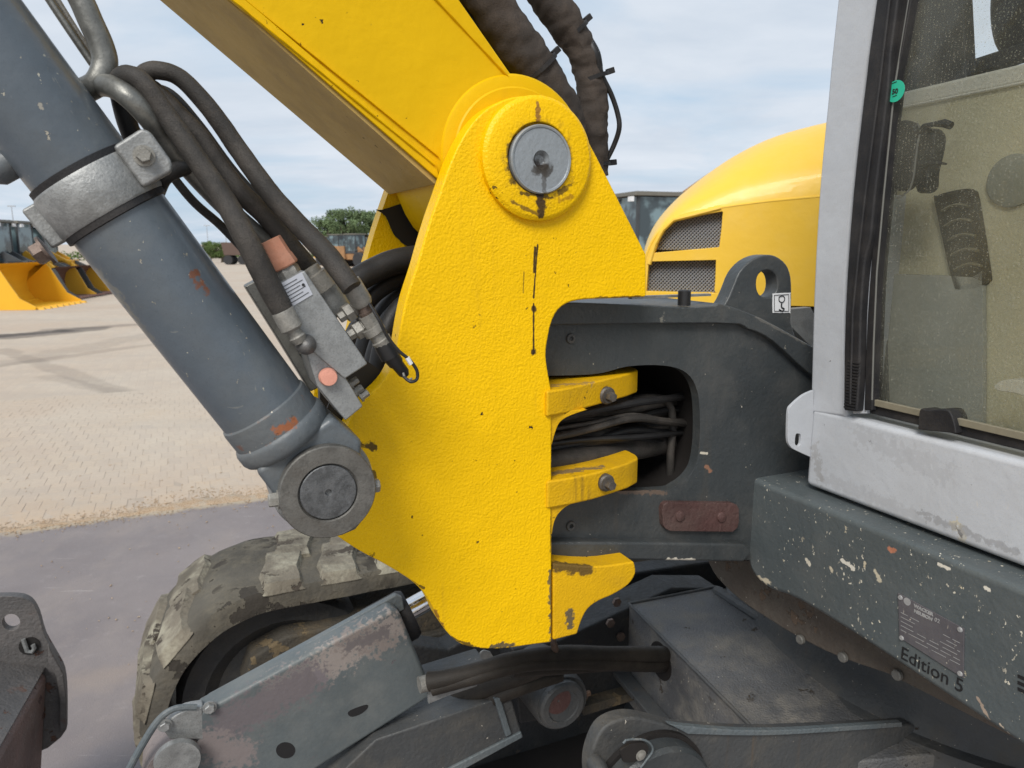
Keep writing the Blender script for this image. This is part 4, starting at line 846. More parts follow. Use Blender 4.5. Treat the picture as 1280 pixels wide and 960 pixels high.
# ---------------------------------------------------------------- far crawler track
UT = 2.10; TW = .44; Rz = .372; CV = .190; CVR = 3.0; CZ = .425
TK = part('crawler_track', bmesh.new(), m_track)
def loop_pt(t, r):            # t metres along the belt centre loop
    Ls = CVR-CV; Lc = pi*r; tot = 2*Ls+2*Lc; t %= tot
    if t < Ls: return CV+t, CZ+r, 0.0
    t -= Ls
    if t < Lc: a = pi/2 - t/r; return CVR+cos(a)*r, CZ+sin(a)*r, -(t/r)
    t -= Lc
    if t < Ls: return CVR-t, CZ-r, -pi
    t -= Ls; a = -pi/2 - t/r; return CV+cos(a)*r, CZ+sin(a)*r, -pi-(t/r)
bm = bmesh.new(); tot = 2*(CVR-CV)+2*pi*Rz; n = 300; rings = []
prof = [(.0, -.050), (.0, -.004), (.010, .010), (.05, .018), (TW-.05, .018), (TW-.012, .010), (TW, -.004), (TW, -.05)]
for i in range(n):
    v, z, a = loop_pt(tot*i/n, Rz); nv, nz = -sin(a), cos(a); ring = []
    for du, dr in prof:
        p = M(UT+du, v+nv*dr, z+nz*dr); p += Vector((mnoise.noise(p*14), mnoise.noise(p*14+Vector((5,0,0))), mnoise.noise(p*14+Vector((9,3,0)))))*.006*(1 if du > .01 else .3)
        ring.append(bm.verts.new(p))
    rings.append(ring)
for i in range(n):
    a, b_ = rings[i], rings[(i+1) % n]
    for k in range(len(prof)): bm.faces.new((a[k], a[(k+1) % len(prof)], b_[(k+1) % len(prof)], b_[k]))
part('rubber_belt', bm, m_trackd, 0, TK, sharp=40)
step = .175; nl = int(tot/step)
lug_me = None
for i in range(nl):
    v, z, a = loop_pt(step*i+.02, Rz+.012); c = M(UT+TW/2, v, z)
    if lug_me is None:
        bm = bmesh.new(); h = TW/2+.004
        P = []
        for (x0, hw, hh) in ((-h+.002, .050, -.014), (-h+.024, .056, .016), (-.12, .058, .022), (-.02, .056, .022), (.03, .052, .016)):
            sh_ = .03 if x0 > -.05 else 0
            P.append([bm.verts.new((x0, -hw-.010+sh_, -.012)), bm.verts.new((x0, -hw*.88+sh_, hh)), bm.verts.new((x0, hw*.88+sh_, hh)), bm.verts.new((x0, hw+.010+sh_, -.012))])
        for A_, B_ in zip(P, P[1:]):
            for k in range(4): bm.faces.new((A_[k], A_[(k+1) % 4], B_[(k+1) % 4], B_[k]))
        bm.faces.new(P[0]); bm.faces.new(P[-1][::-1]); bmesh.ops.recalc_face_normals(bm, faces=bm.faces)
        bmesh.ops.subdivide_edges(bm, edges=bm.edges, cuts=2, use_grid_fill=True)
        for vv in bm.verts:
            if abs(vv.co.x) < h-.01: vv.co += Vector((0, mnoise.noise(vv.co*31)*.003, mnoise.noise(vv.co*27+Vector((3,1,0)))*.004))
        lug_me = bpy.data.meshes.new('tread_lug'); bm.to_mesh(lug_me); bm.free(); lug_me.materials.append(m_track)
        lug_me.polygons.foreach_set('use_smooth', [True]*len(lug_me.polygons)); lug_me.set_sharp_from_angle(angle=radians(38))
    o = bpy.data.objects.new('tread_lug', lug_me); COL.objects.link(o); o.parent = TK
    T_ = V*cos(a)+Z*sin(a); Nn = -V*sin(a)+Z*cos(a)
    mt = Matrix((U, T_, Nn)).transposed().to_4x4(); mt.translation = c - wloc(TK)
    o.matrix_basis = mt @ Matrix.Rotation(random.uniform(-.03, .03), 4, 'Z')
    v, z, a = loop_pt(step*(i+.5)+.02, Rz+.012); c = M(UT+TW/2, v, z); T_ = V*cos(a)+Z*sin(a); Nn = -V*sin(a)+Z*cos(a)
    o2 = o.copy(); COL.objects.link(o2); mt = Matrix((-U, -T_, Nn)).transposed().to_4x4(); mt.translation = c - wloc(TK); o2.matrix_basis = mt @ Matrix.Rotation(random.uniform(-.03, .03), 4, 'Z')
cI = M(UT+.06, CV+.02, CZ)
part('idler_wheel', LA(cI, U, [(0, .02), (.06, .02), (.08, .05), (.20, .05), (.24, .02), (.30, .02), (.315, .05), (.315, .26), (.0, .26)], 48), paint('dark idler paint', (.035, .036, .037), .6, .3, .001, 90, dust=.5, dustcol=(.09, .08, .065)), 0, TK)
vf = uvz(Hu(303, 800, UT+.02)).y
part('track_frame', PR([M(UT+.02, v, z) for v, z in ((vf, .26), (vf-.01, .52), (vf+.02, .60), (vf+.12, .645), (2.9, .645), (2.9, .20), (vf+.08, .20))], U*.36), m_dirt, .010, TK, seg=3)
part('mud_ledge', BX(UT-.005, UT+.05, vf+.22, 2.6, .52, .56), m_dirt, .008, TK)
for k in range(5):
    part('track_roller', LA(M(UT+.03, CV+.55+k*.45, .13), U, [(0, 0), (.05, 0), (.09, .02), (.09, .3), (0, .3)], 28), m_dirt, 0, TK)
for k in range(3):
    part('frame_rib', BX(UT-.002, UT+.03, vf+.26+k*.26, vf+.26+k*.26+.03, .24, .52), m_dirt, .004, TK)

# ---------------------------------------------------------------- undercarriage
UCt = 1.18; VCt = VS+.95
zh = Hv(1000, 752, VS).z
part('house_underside', PR([M(u, v, zh+.02) for u, v in ((u_end+.25, VS+.16), (u_end+.25, VS+2.0), (-.7, VS+2.0), (-.7, VS+.16))], Z*.12), m_greyd, .004)
part('rusty_belly_panel', plate_v([(884,700,1),(896,722),(925,750),(962,775),(1000,798),(1050,822),(1108,842,1),(1300,940,1),(1300,840,1),(1000,700,1)], VS+.10, .03), paint('rusty belly paint', (.105, .085, .068), .7, .3, .0012, 90, chips=.9, chipcol=(.12, .085, .06), chipsc=20, dust=.6, dustcol=(.14, .125, .10), specks=.5), .004)
zr = Hv(1000, 800, VS+.3).z
TR = part('slew_ring_drum', LA(M(UCt, VCt, .30), Z, [(.0, 0), (1.0, 0), (.92, .12), (.80, .28), (.735, .36), (.70, .42), (.70, .47), (.675, .475), (.66, .52), (.655, .80), (0, .80)], 128), m_greyd)
# X-frame leg: top face and side face traced, built as a solid
zl = .80
def Zp(x, y, z): return Hz(x, y, z)
T1, T2, T3, T4 = Zp(786,755,zl), Zp(895,734,zl), Zp(1300,930,zl-.03), Zp(990,960,zl-.05)
dwn = Z*-.30
bm = bmesh.new()
vs = [bm.verts.new(p) for p in (T1, T2, T3, T4)]; wd = [bm.verts.new(p+dwn) for p in (T1, T2, T3, T4)]
bm.faces.new(vs); bm.faces.new(wd[::-1])
for i in range(4): j = (i+1) % 4; bm.faces.new((vs[i], wd[i], wd[j], vs[j]))
LG = part('frame_leg', bm, paint('dusty leg paint', (.098, .100, .104), .5, .25, .0014, 200, chips=.4, chipcol=(.05, .04, .03), chipsc=24, dust=.9, dustcol=(.19, .175, .15), specks=.35, edgec=(.19, .18, .16), edgeamt=.3), .005)
def edge_lip(p, q, r, mat, name, par):
    n_ = 24; P = [p.lerp(q, i/n_) for i in range(n_+1)]
    part(name, tube(bmesh.new(), P, [r*(1+.2*mnoise.noise(x*40)) for x in P], 10), mat, 0, par)
edge_lip(T1+Z*.001, T4+Z*.001, .0045, m_greyd, 'weld_seam', LG)
edge_lip(T2+Z*.001, T1+Z*.001, .0045, m_greyd, 'weld_seam', LG)
edge_lip(Zp(895,738,zl), Zp(1050,835,zl), .016, m_greyd, 'weld_seam', LG)
B1, B2 = T1+dwn*.66, T4+dwn*.66
nrm = (T4-T1).cross(Z).normalized(); nrm = nrm if nrm.dot(C0-T1) > 0 else -nrm
part('leg_bottom_lip', prism(bmesh.new(), [B1+nrm*.0, B2+nrm*.0, B2+nrm*.045, B1+nrm*.045], Z*-.016), m_greyd, .003, LG)
# leg slot filled by the hoses
sl = hit(826, 826, T1, nrm)
part('slot_rim', LA(sl+nrm*.0, nrm, [(.0, 0), (.050, 0), (.050, .002), (0, .002)], 30), m_grime_shade, 0, LG)
m_boltd = metal('dull zinc bolt', (.17, .165, .15), .55, .2, .1)
uL = 1.62; m_pit = paint('oily dark chassis paint', (.022, .024, .026), .6, .3, .0012, 90, dust=.5, dustcol=(.05, .044, .035), chips=.5, chipcol=(.06, .05, .04), chipsc=20)  # m_pit: darker than the other chassis paint
for x, y in ((1002,799),(1055,821),(1123,843)):
    p = Hv(x, y, VS+.097); part('ring_bolt', LA(p, -V, [(0, 0), (.010, 0), (.010, .006), (.008, .008), (0, .008)], 16), m_boltd)
for x, y in ((770,752),(762,778),(805,760),(775,795),(800,790)):
    p = Hu(x, y, 1.615); part('frame_bolt', LA(p, -U, [(0, 0), (6*pxs(p), 0), (6*pxs(p), .008), (0, .008)], 6), m_boltr)
part('centre_frame', PR([Hu(x, y, 1.85) for x, y in ((470,800),(560,812),(700,730),(900,700),(1100,800),(1100,1100),(470,1100))], U*.08), m_pit, .01)
part('frame_front_wall', PR([Hu(x, y, 1.62) for x, y in ((640,812),(700,800),(840,735),(900,735),(900,835),(790,872),(735,890),(650,905))], U*.10), m_pit, .006)
part('belly_shadow_plate', PR([Hz(x, y, .22) for x, y in ((560,980),(560,860),(900,830),(1200,960))], Z*.02), m_grime_shade, .002)  # dark sheet added to stand for the shade under the belly
part('frame_rail', PR([Hu(x, y, 1.58) for x, y in ((728,884),(850,850),(850,858),(730,895))], U*.05), m_dirt, .002)
# pivot of the far blade arm
pv = Hu(702, 878, 1.46); s = pxs(pv)
PV = part('blade_arm_pivot', LA(pv+U*.16, -U, [(0, 0), (37*s, 0), (37*s, .15), (35*s, .163), (0, .163)], 48), m_greyd)
part('pivot_face', LA(Hu(697, 874, 1.47), -U, [(0, 0), (31*s, 0), (31*s, .028), (28*s, .034), (21*s, .034), (20*s, .030), (0, .030)], 40), m_greyd, 0, PV)
part('pivot_pin_end', LA(Hu(697, 875, 1.445), -U, [(0, 0), (18*s, 0), (17*s, .006), (2*s, .006), (0, .003)], 30), m_rustpl, 0, PV)
part('grease_nipple', hexbolt(Hu(731, 868, 1.47), V, 4*s, .014), m_boltr, 0, PV)
part('grease_pipe', hose([(690,796,1.30),(693,808,1.32),(697,822,1.36),(696,836,1.42),(692,846,1.46)], [4,4.5,5,5,5], 6, 10), m_boltr)
# blade arm running to the lower left
uA = 1.40
AR = part('blade_arm', plate_u(K([(638,868),(652,915),(560,965),(470,1010),(380,1010),(470,925)]), uA, .22), m_greyd, .005)
part('arm_edge_strip', plate_u(K([(652,915),(654,922),(470,1022),(462,1012)]), uA-.006, .05), m_guard, .003, AR)
part('arm_end_rib', plate_u(K([(618,874),(626,872),(640,918),(633,922)]), uA-.008, .02), m_guard, .003, AR)
part('light_bracket', plate_u(K([(535,862),(560,862),(600,851),(596,858),(560,870),(536,880)]), 1.36, .01), m_galv, .001, AR)
part('small_bracket', plate_u([(601,823,1),(600,817),(605,813),(613,815,1),(618,823,1),(610,827,1)], 1.36, .004), m_galv, .001, AR)
# hoses across the undercarriage
m_hosed = rubber('grimy brown-black hose', (.022, .018, .014), .6, .6, (.05, .04, .03), 18, 500, .0008)
for pts, r in (([(536,852,1.36),(560,848,1.34),(600,838,1.32),(640,826,1.32),(700,818,1.34),(760,818,1.36),(820,818,1.40),(850,818,uvz(sl).x+.10)], [12,11,11,11,11,10,10,10]),
               ([(540,862,1.35),(600,846,1.31),(650,833,1.31),(700,829,1.33),(760,830,1.35),(820,832,1.40),(850,830,uvz(sl).x+.10)], 8),
               ([(640,836,1.36),(700,832,1.36),(760,828,1.38),(820,826,1.42),(850,824,uvz(sl).x+.10)], 11),
               ([(400,975,1.56),(500,905,1.54),(560,880,1.48),(620,855,1.42),(680,834,1.36)], [14,14,14,13,10]),
               ([(400,990,1.58),(520,915,1.52),(580,888,1.46),(640,862,1.40),(700,842,1.4)], [12,12,12,11,10])):
    part('undercarriage_hose', hose(pts, r, 8, 16, .03, 30), m_hosed)
part('hose_end_cuff', stub_bm := LA(Hu(541, 852, 1.36)-V*.03, V, [(0, 0), (.017, 0), (.017, .03), (0, .03)], 20), m_fit)
# near blade arm with its hub at the bottom of the picture
uH = .93
HB = part('near_blade_arm', plate_u([(742,1010,1),(737,965),(741,938),(752,914),(768,902),(790,897),(812,900),(835,906),(862,911),(930,915),(1000,914),(1140,906,1),(1186,926),(1215,960,1),(1215,1060,1),(742,1060,1)], uH, .030), m_greyd, .005, seg=3)
part('arm_top_rail', plate_u([(835,905,1),(870,909),(930,913),(1000,912),(1128,903,1),(1128,909,1),(1000,918),(930,920),(860,918,1)], uH-.008, .012), m_guard, .004, HB)
ph = Hu(812, 990, uH); s = pxs(ph)
part('hub_disc', LA(Hu(806, 994, uH)+U*.01, -U, [(0, 0), (82*s, 0), (82*s, .045), (78*s, .053), (0, .053)], 72), m_grey, 0, HB)
part('hub_groove', LA(Hu(806, 994, uH)+U*.01, -U, [(0, 0), (88*s, 0), (88*s, .02), (0, .02)], 72), m_grime_shade, 0, HB)
po = Hu(800, 937, uH-.044)
part('oval_recess', plate_u([(778,947),(776,938),(790,930),(806,929),(811,936),(806,944),(792,952),(780,953)], uH-.0455, .004), m_grime_shade, .0005, HB)
part('recess_rim', tube(bmesh.new(), [Hu(x, y, uH-.046) for x, y in S([(779,929),(796,924),(810,927),(816,937),(808,950),(796,960)])[:-3]], .0018, 8), m_guard, 0, HB)
part('recess_screw', hexbolt(Hu(801, 944, uH-.046), -U, 5*s, .004), m_fit, 0, HB)
part('hub_nut', LA(Hu(742, 952, uH-.01), -U, [(0, 0), (10*s, 0), (10*s, .02), (7*s, .03), (0, .03)], 20), m_greyd, 0, HB)

# ---------------------------------------------------------------- dozer blade, far end
uE = 2.32
BE = part('dozer_blade', plate_u([(-90,762,1),(-20,748),(20,746),(38,752),(48,768),(56,795),(70,820),(80,840),(83,870),(83,912,1),(76,922,1),(60,935,1),(-90,1000,1)], uE, .03,
     [[(14+cos(a)*11, 778-sin(a)*10.5) for a in [i*pi/7 for i in range(14)]]]), m_bladee, .004)
p1, p2, p3, p4 = Hu(62, 829, uE), Hu(-60, 812, uE), Hu(-70, 1040, uE), Hu(52, 1040, uE)
w_ = Vector((sin(radians(16.7)), -cos(radians(16.7)), 0))*.95
bm = prism(bmesh.new(), [Hu(60,838,uE), Hu(-60,824,uE), Hu(-60,1060,uE), Hu(48,1060,uE)], w_); part('mouldboard', bm, m_blade, .02, BE, seg=4)
part('blade_top_plate', prism(bmesh.new(), [Hu(57,836,uE)+Z*.003, Hu(-60,822,uE)+Z*.003, Hu(-60,822,uE)+Z*.006, Hu(57,836,uE)+Z*.006], w_), m_bladee, .001, BE)
part('blade_edge_flange', plate_u(K([(60,806),(68,822),(79,842),(83,872),(83,912),(74,915),(74,874),(70,846),(60,828)]), uE-.03, .03), m_bladee, .004, BE)
part('bent_hook', tube(bmesh.new(), [Hu(x, y, uE-.012) for x, y in ((29,799),(32,808),(34,814),(40,815),(43,810),(41,806))], .006, 8), m_galv, 0, BE)
part('latch_hole', LA(Hu(37, 807, uE-.001), -U, [(0, 0), (.026, 0), (.026, .003), (0, .003)], 24), m_grime_shade, 0, BE)

# ================================================================ ground
pA, pB = Hz(0, 668, 0), Hz(330, 624, 0)
row = (pB-pA).normalized(); dep = Vector((-row.y, row.x, 0)); dep = dep if dep.y > 0 else -dep
def G(a, d, z=0): return pA + row*a + dep*d + Z*z
b = NB('paved yard')
br = b.N.new('ShaderNodeTexBrick'); br.offset = .5; br.inputs['Scale'].default_value = 1; br.inputs['Brick Width'].default_value = .2; br.inputs['Row Height'].default_value = .1; br.inputs['Mortar Size'].default_value = .006
br.inputs['Mortar Smooth'].default_value = .3
br.inputs['Color1'].default_value = (0, 0, 0, 1); br.inputs['Color2'].default_value = (1, 1, 1, 1); br.inputs['Mortar'].default_value = (.5, .5, .5, 1)
b.L.new(b.scl((1, 1, 1), (0, 0, -math.atan2(row.y, row.x)+pi/2)), br.inputs['Vector'])
def yardcol(b, var=None):
    n1_ = b.noise(.35, 6, .6); n2_ = b.noise(1.0, 6, .65, b.scl((.16, 1.6, 1), (0, 0, -.12)))
    c = b.mix(b.ramp(n1_, .3, .7), (.475, .375, .285), (.51, .435, .35))
    c = b.mix(b.math('MULTIPLY', b.ramp(n2_, .45, .8), .4), c, (.33, .30, .26))
    c = b.mix(b.math('MULTIPLY', b.ramp(b.noise(1.3, 8, .7), .5, .8), .4), c, (.52, .47, .39))
    c = b.mix(b.math('MULTIPLY', b.ramp(b.noise(25, 6, .7), .45, .8), .35), c, (.30, .265, .22))
    if var is not None: c = b.mix(b.math('MULTIPLY', var, .22), c, (.34, .29, .26))
    return c
b.col = yardcol(b, br.outputs['Color'])
gr = b.N.new('ShaderNodeSeparateXYZ'); b.L.new(b.pos, gr.inputs[0])
b.over(b.math('MULTIPLY', br.outputs['Fac'], .05), (.30, .25, .19))
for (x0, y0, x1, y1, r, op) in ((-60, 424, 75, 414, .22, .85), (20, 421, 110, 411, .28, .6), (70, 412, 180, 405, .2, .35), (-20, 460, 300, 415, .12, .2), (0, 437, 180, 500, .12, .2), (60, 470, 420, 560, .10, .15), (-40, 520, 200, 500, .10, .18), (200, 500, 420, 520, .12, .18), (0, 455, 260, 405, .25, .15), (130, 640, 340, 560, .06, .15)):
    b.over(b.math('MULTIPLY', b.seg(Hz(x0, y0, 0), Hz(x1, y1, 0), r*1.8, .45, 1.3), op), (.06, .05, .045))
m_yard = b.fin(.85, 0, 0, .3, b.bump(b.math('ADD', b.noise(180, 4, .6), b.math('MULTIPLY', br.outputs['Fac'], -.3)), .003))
bm = bmesh.new(); gv = [bm.verts.new((x, y, -.0015)) for x, y in ((-900, -40), (900, -40), (900, 1500), (-900, 1500))]; bm.faces.new(gv)
GR = obj('ground', bm, m_yard, kind='structure', smooth=False)
b = NB('concrete paver'); oi = b.N.new('ShaderNodeObjectInfo')
b.col = yardcol(b, oi.outputs['Random'])
b.over(b.math('MULTIPLY', b.seg(G(-3, .0, 0), G(4, .0, 0), .9, .5, 2.5, 1.6), .55), (.52, .36, .22))
b.over(b.math('MULTIPLY', b.ramp(b.math('ADD', b.noise(60, 5, .6), b.math('MULTIPLY', b.noise(1.1, 4), .6)), .85, 1.05), .4), (.5, .36, .22))
m_paver = b.fin(.85, 0, 0, .3, b.bump(b.noise(260, 4, .6), .0025))
def paver_bm(bm, c, ang=0.0, tilt=(0, 0), sc=1.0):
    hw, hd_ = .0495*sc, .0995*sc; q = []
    for zz, ins in ((-.02, 0), (-.004, 0), (0, .0025)):
        q.append([bm.verts.new(c + row*x_ + dep*y_ + Z*(zz+x_*tilt[0]+y_*tilt[1])) for x_, y_ in ((-hw+ins, -hd_+ins), (hw-ins, -hd_+ins), (hw-ins, hd_-ins), (-hw+ins, hd_-ins))])
    for A_, B_ in zip(q, q[1:]):
        for k in range(4): bm.faces.new((A_[k], A_[(k+1) % 4], B_[(k+1) % 4], B_[k]))
    bm.faces.new(q[-1])
cells = []
for j in range(0, 24):
    for i in range(-30, 60):
        a_ = i*.1 + (.05 if j % 2 else 0); d_ = .10 + j*.2
        c = G(a_, d_); rel = c-C0; zc = rel.dot(_f); px = 640+FPX*rel.x/zc; py = 480-FPX*rel.dot(_u)/zc
        if -40 < px < 360 and py > 470: cells.append((-py, i, j, c, px))
cells.sort(key=lambda t: t[0])
pm = []
for k in range(4):
    bm = bmesh.new(); paver_bm(bm, Vector((0, 0, 0)), 0, (random.uniform(-.02, .02), random.uniform(-.012, .012))); bmesh.ops.recalc_face_normals(bm, faces=bm.faces)
    me = bpy.data.meshes.new('paver'); bm.to_mesh(me); bm.free(); me.materials.append(m_paver); pm.append(me)
inview = [c for c in cells if 0 <= c[4] <= 345]; first = set(id(c) for c in inview[:296])
rest = bmesh.new()
for c in cells:
    if id(c) in first:
        o = bpy.data.objects.new('paver', pm[(c[1]*7+c[2]*3) % 4]); COL.objects.link(o); o.parent = GR
        o.location = c[3]-GR.location + Z*random.uniform(-.001, .001)
    else: paver_bm(rest, c[3]+Z*random.uniform(-.001, .001), 0, (random.uniform(-.02, .02), random.uniform(-.012, .012)))
obj('paver_field', rest, m_paver, GR, kind='stuff', smooth=False)
# steel plate the machine stands on
b = NB('purple-grey steel sheet')
b.col = b.mix(b.ramp(b.noise(.9, 7, .62), .3, .7), (.175, .150, .147), (.24, .205, .195))
b.over(b.math('MULTIPLY', b.ramp(b.noise(2.2, 8, .7, b.scl((1, .45, 1), (0, 0, .5))), .48, .62), .45), (.27, .225, .20))
b.over(b.math('MULTIPLY', b.ramp(b.noise(420, 3, .7), .48, .68), .40), (.11, .095, .10))
b.over(b.math('MULTIPLY', b.ramp(b.noise(14, 9, .8), .55, .70), .45), (.33, .295, .28))
b.over(b.math('MULTIPLY', b.seg(Hz(60, 860, 0), Hz(330, 810, 0), .16, .7, 5, 1.2), .5), (.30, .235, .19))
b.over(b.math('MULTIPLY', b.seg(Hz(100, 990, 0), Hz(380, 900, 0), .28, .6, 5, 1.2), .55), (.135, .13, .15))
b.over(b.math('MULTIPLY', b.ramp(b.noise(1, 4, .6, b.scl((1.5, 60, 1), (0, 0, -.45))), .675, .72), .75), (.52, .48, .44))
b.over(b.math('MULTIPLY', b.ramp(b.noise(1, 4, .6, b.scl((2.0, 45, 1), (0, 0, -.15))), .68, .78), .4), (.45, .40, .38))
b.over(b.math('MULTIPLY', b.ramp(b.noise(38, 6, .7), .62, .75), .5), (.34, .31, .28))
b.over(b.math('MULTIPLY', b.ramp(b.noise(70, 3, .6), .74, .77), .8), (.06, .05, .05))
b.over(b.math('MULTIPLY', b.seg(G(-3, .0, .012), G(4, .0, .012), .10, .6, 6, .9), .75), (.45, .36, .24))
m_sheet = b.fin(b.math('MULTIPLY_ADD', b.noise(5, 5), .3, .4), 0, 0, .4, b.bump(b.noise(150, 6, .7), .0022))
bm = prism(bmesh.new(), [G(-9, 0, -.004), G(9, 0, -.004), G(9, -6.5, -.004), G(-9, -6.5, -.004)], Z*.015)
SH = obj('steel_plate_floor', bm, m_sheet, kind='structure', bw=.003)
# drift of sand and fine gravel against the sheet
b = NB('orange sand'); b.col = b.mix(b.ramp(b.noise(120, 7, .8), .4, .6), (.36, .235, .14), (.56, .43, .30)); b.over(b.ramp(b.noise(260, 3), .60, .66), (.20, .13, .08)); b.over(b.math('MULTIPLY', b.ramp(b.noise(9, 6, .7), .45, .6), .6), (.46, .40, .32)); m_sand = b.fin(.95, 0, 0, .2, b.bump(b.noise(300, 4), .006))
bm = bmesh.new(); rows_ = []
for i in range(260):
    a_ = -1.6+i*.02; wd_ = .05+.10*max(0, mnoise.noise(Vector((a_*2.2, 0, 3)))+.15)+.09*mnoise.noise(Vector((a_*9, 2, 0)))
    wd_ += .14*math.exp(-((a_-1.15)/.40)**2)
    r_ = []
    for k in range(9):
        t = k/8; z_ = sin(pi*min(1, t*1.05))*(.008+wd_*.06)*(1+.8*mnoise.noise(Vector((a_*14, t*6, 0))))-.003
        r_.append(bm.verts.new(G(a_, -.03+t*(wd_+.05), max(z_, -.004))+Z*mnoise.noise(Vector((a_*50, t*12, 1)))*.003))
    rows_.append(r_)
for A_, B_ in zip(rows_, rows_[1:]):
    for k in range(8): bm.faces.new((A_[k], A_[k+1], B_[k+1], B_[k]))
obj('sand_drift', bm, m_sand, kind='stuff')
bm = bmesh.new()
for i in range(5200):
    a_ = random.uniform(-1.6, 3); d_ = random.gauss(.05+.12*math.exp(-((a_-1.15)/.4)**2), .075+.06*math.exp(-((a_-1.15)/.4)**2)); r_ = random.uniform(.002, .0065)
    if random.random() < .07: a_, d_ = random.uniform(-1, 2.6), random.uniform(-2.2, 1.5)
    c = G(a_, d_, r_*.6 + (.012 if d_ < 0 else 0)); sx_, sy_, sz_, th_ = r_*random.uniform(.7, 2.2), r_*random.uniform(.6, 1.1), r_*.7, random.uniform(0, 3.14)
    ov = [bm.verts.new(c+Vector((x_*cos(th_)-y_*sin(th_), x_*sin(th_)+y_*cos(th_), z_))) for x_, y_, z_ in ((sx_,0,0),(0,sy_,0),(-sx_,0,0),(0,-sy_,0),(0,0,sz_),(0,0,-sz_))]
    for q0, q1 in ((0,1),(1,2),(2,3),(3,0)): bm.faces.new((ov[q0], ov[q1], ov[4])); bm.faces.new((ov[q1], ov[q0], ov[5]))
obj('loose_gravel', bm, m_sand, kind='stuff', recalc=False, smooth=False)
# ================================================================ machines parked in the yard
m_ld = flat('construction yellow', (.66, .36, .035), .4, 0, .08, 2)
m_ldb = flat('new bucket yellow', (.78, .42, .02), .4, 0, .06, 3)
m_ldr = flat('rusty brown bucket steel', (.13, .065, .05), .7, 0, .4, 6)
m_rf = flat('faded roof plastic', (.11, .10, .08), .7, 0, .3)
m_tyre = flat('tyre rubber', (.03, .03, .032), .85, 0, .3, 6)
m_ldk = flat('dark machine grey', (.045, .05, .055), .6, 0, .3, 4)
b = NB('cab window glass'); b.col = b.mix(b.ramp(b.noise(1.6, 3), .45, .6), (.035, .05, .055), (.16, .23, .25)); m_wg = b.fin(.12, 0, 0, .8)
def tb(bm, Mx, x0, x1, y0, y1, z0, z1, tx=0, ty=0):
    vs = []
    for (x, y, z) in ((x0,y0,z0),(x1,y0,z0),(x1,y1,z0),(x0,y1,z0),(x0+tx,y0+ty,z1),(x1-tx,y0+ty,z1),(x1-tx,y1-ty,z1),(x0+tx,y1-ty,z1)): vs.append(bm.verts.new(Mx @ Vector((x, y, z))))
    for f in ((0,3,2,1),(4,5,6,7),(0,1,5,4),(1,2,6,5),(2,3,7,6),(3,0,4,7)): bm.faces.new([vs[i] for i in f])
    return bm
def polyx(bm, Mx, pts, y0, y1):      # side profile (x,z) from y0 to y1
    prism(bm, [Mx @ Vector((x, y0, z)) for x, z in pts], (Mx.to_3x3() @ Vector((0, y1-y0, 0)))); return bm
def bucket_parts(root, Mx, ox, oz, W, sc, mat, side_mat=None, teeth=True):
    P = [(1.25,.0),(.42,.0),(.16,.10),(.02,.32),(.0,.60),(.08,.88),(.28,1.08),(.52,1.16)]
    P = [(ox+x*sc, oz+z*sc) for x, z in P]
    bm = bmesh.new()
    pr = P+[(x+.05*sc*(1 if i > 1 else 0), z+.045*sc) for i, (x, z) in reversed(list(enumerate(P)))]
    polyx(bm, Mx, pr, -W/2+.03, W/2-.03); sh = obj('bucket_shell', bm, mat, root, .006, sharp=40)
    for y in (-W/2, W/2-.03):
        polyx(bm2 := bmesh.new(), Mx, [P[0]]+P[1:]+[(ox+.62*sc, oz+1.02*sc), (ox+.78*sc, oz+.66*sc), (ox+.95*sc, oz+.30*sc), (ox+1.27*sc, oz+.08*sc)], y, y+.03)
        obj('side_plate', bm2, side_mat or mat, root, .004)
    bm = tb(bmesh.new(), Mx, ox+.02, ox+.30*sc, -W/2+.1, W/2-.1, oz+.1*sc, oz+.14*sc); obj('wear_strip', bm, mat, root)
    if teeth:
        for k in range(8):
            y = -W/2+.12+k*(W-.24)/7
            obj('bucket_tooth', tb(bmesh.new(), Mx, ox+1.2*sc, ox+1.42*sc, y-.06, y+.06, oz-.0, oz+.06*sc, .03, .015), mat, root)
    return sh
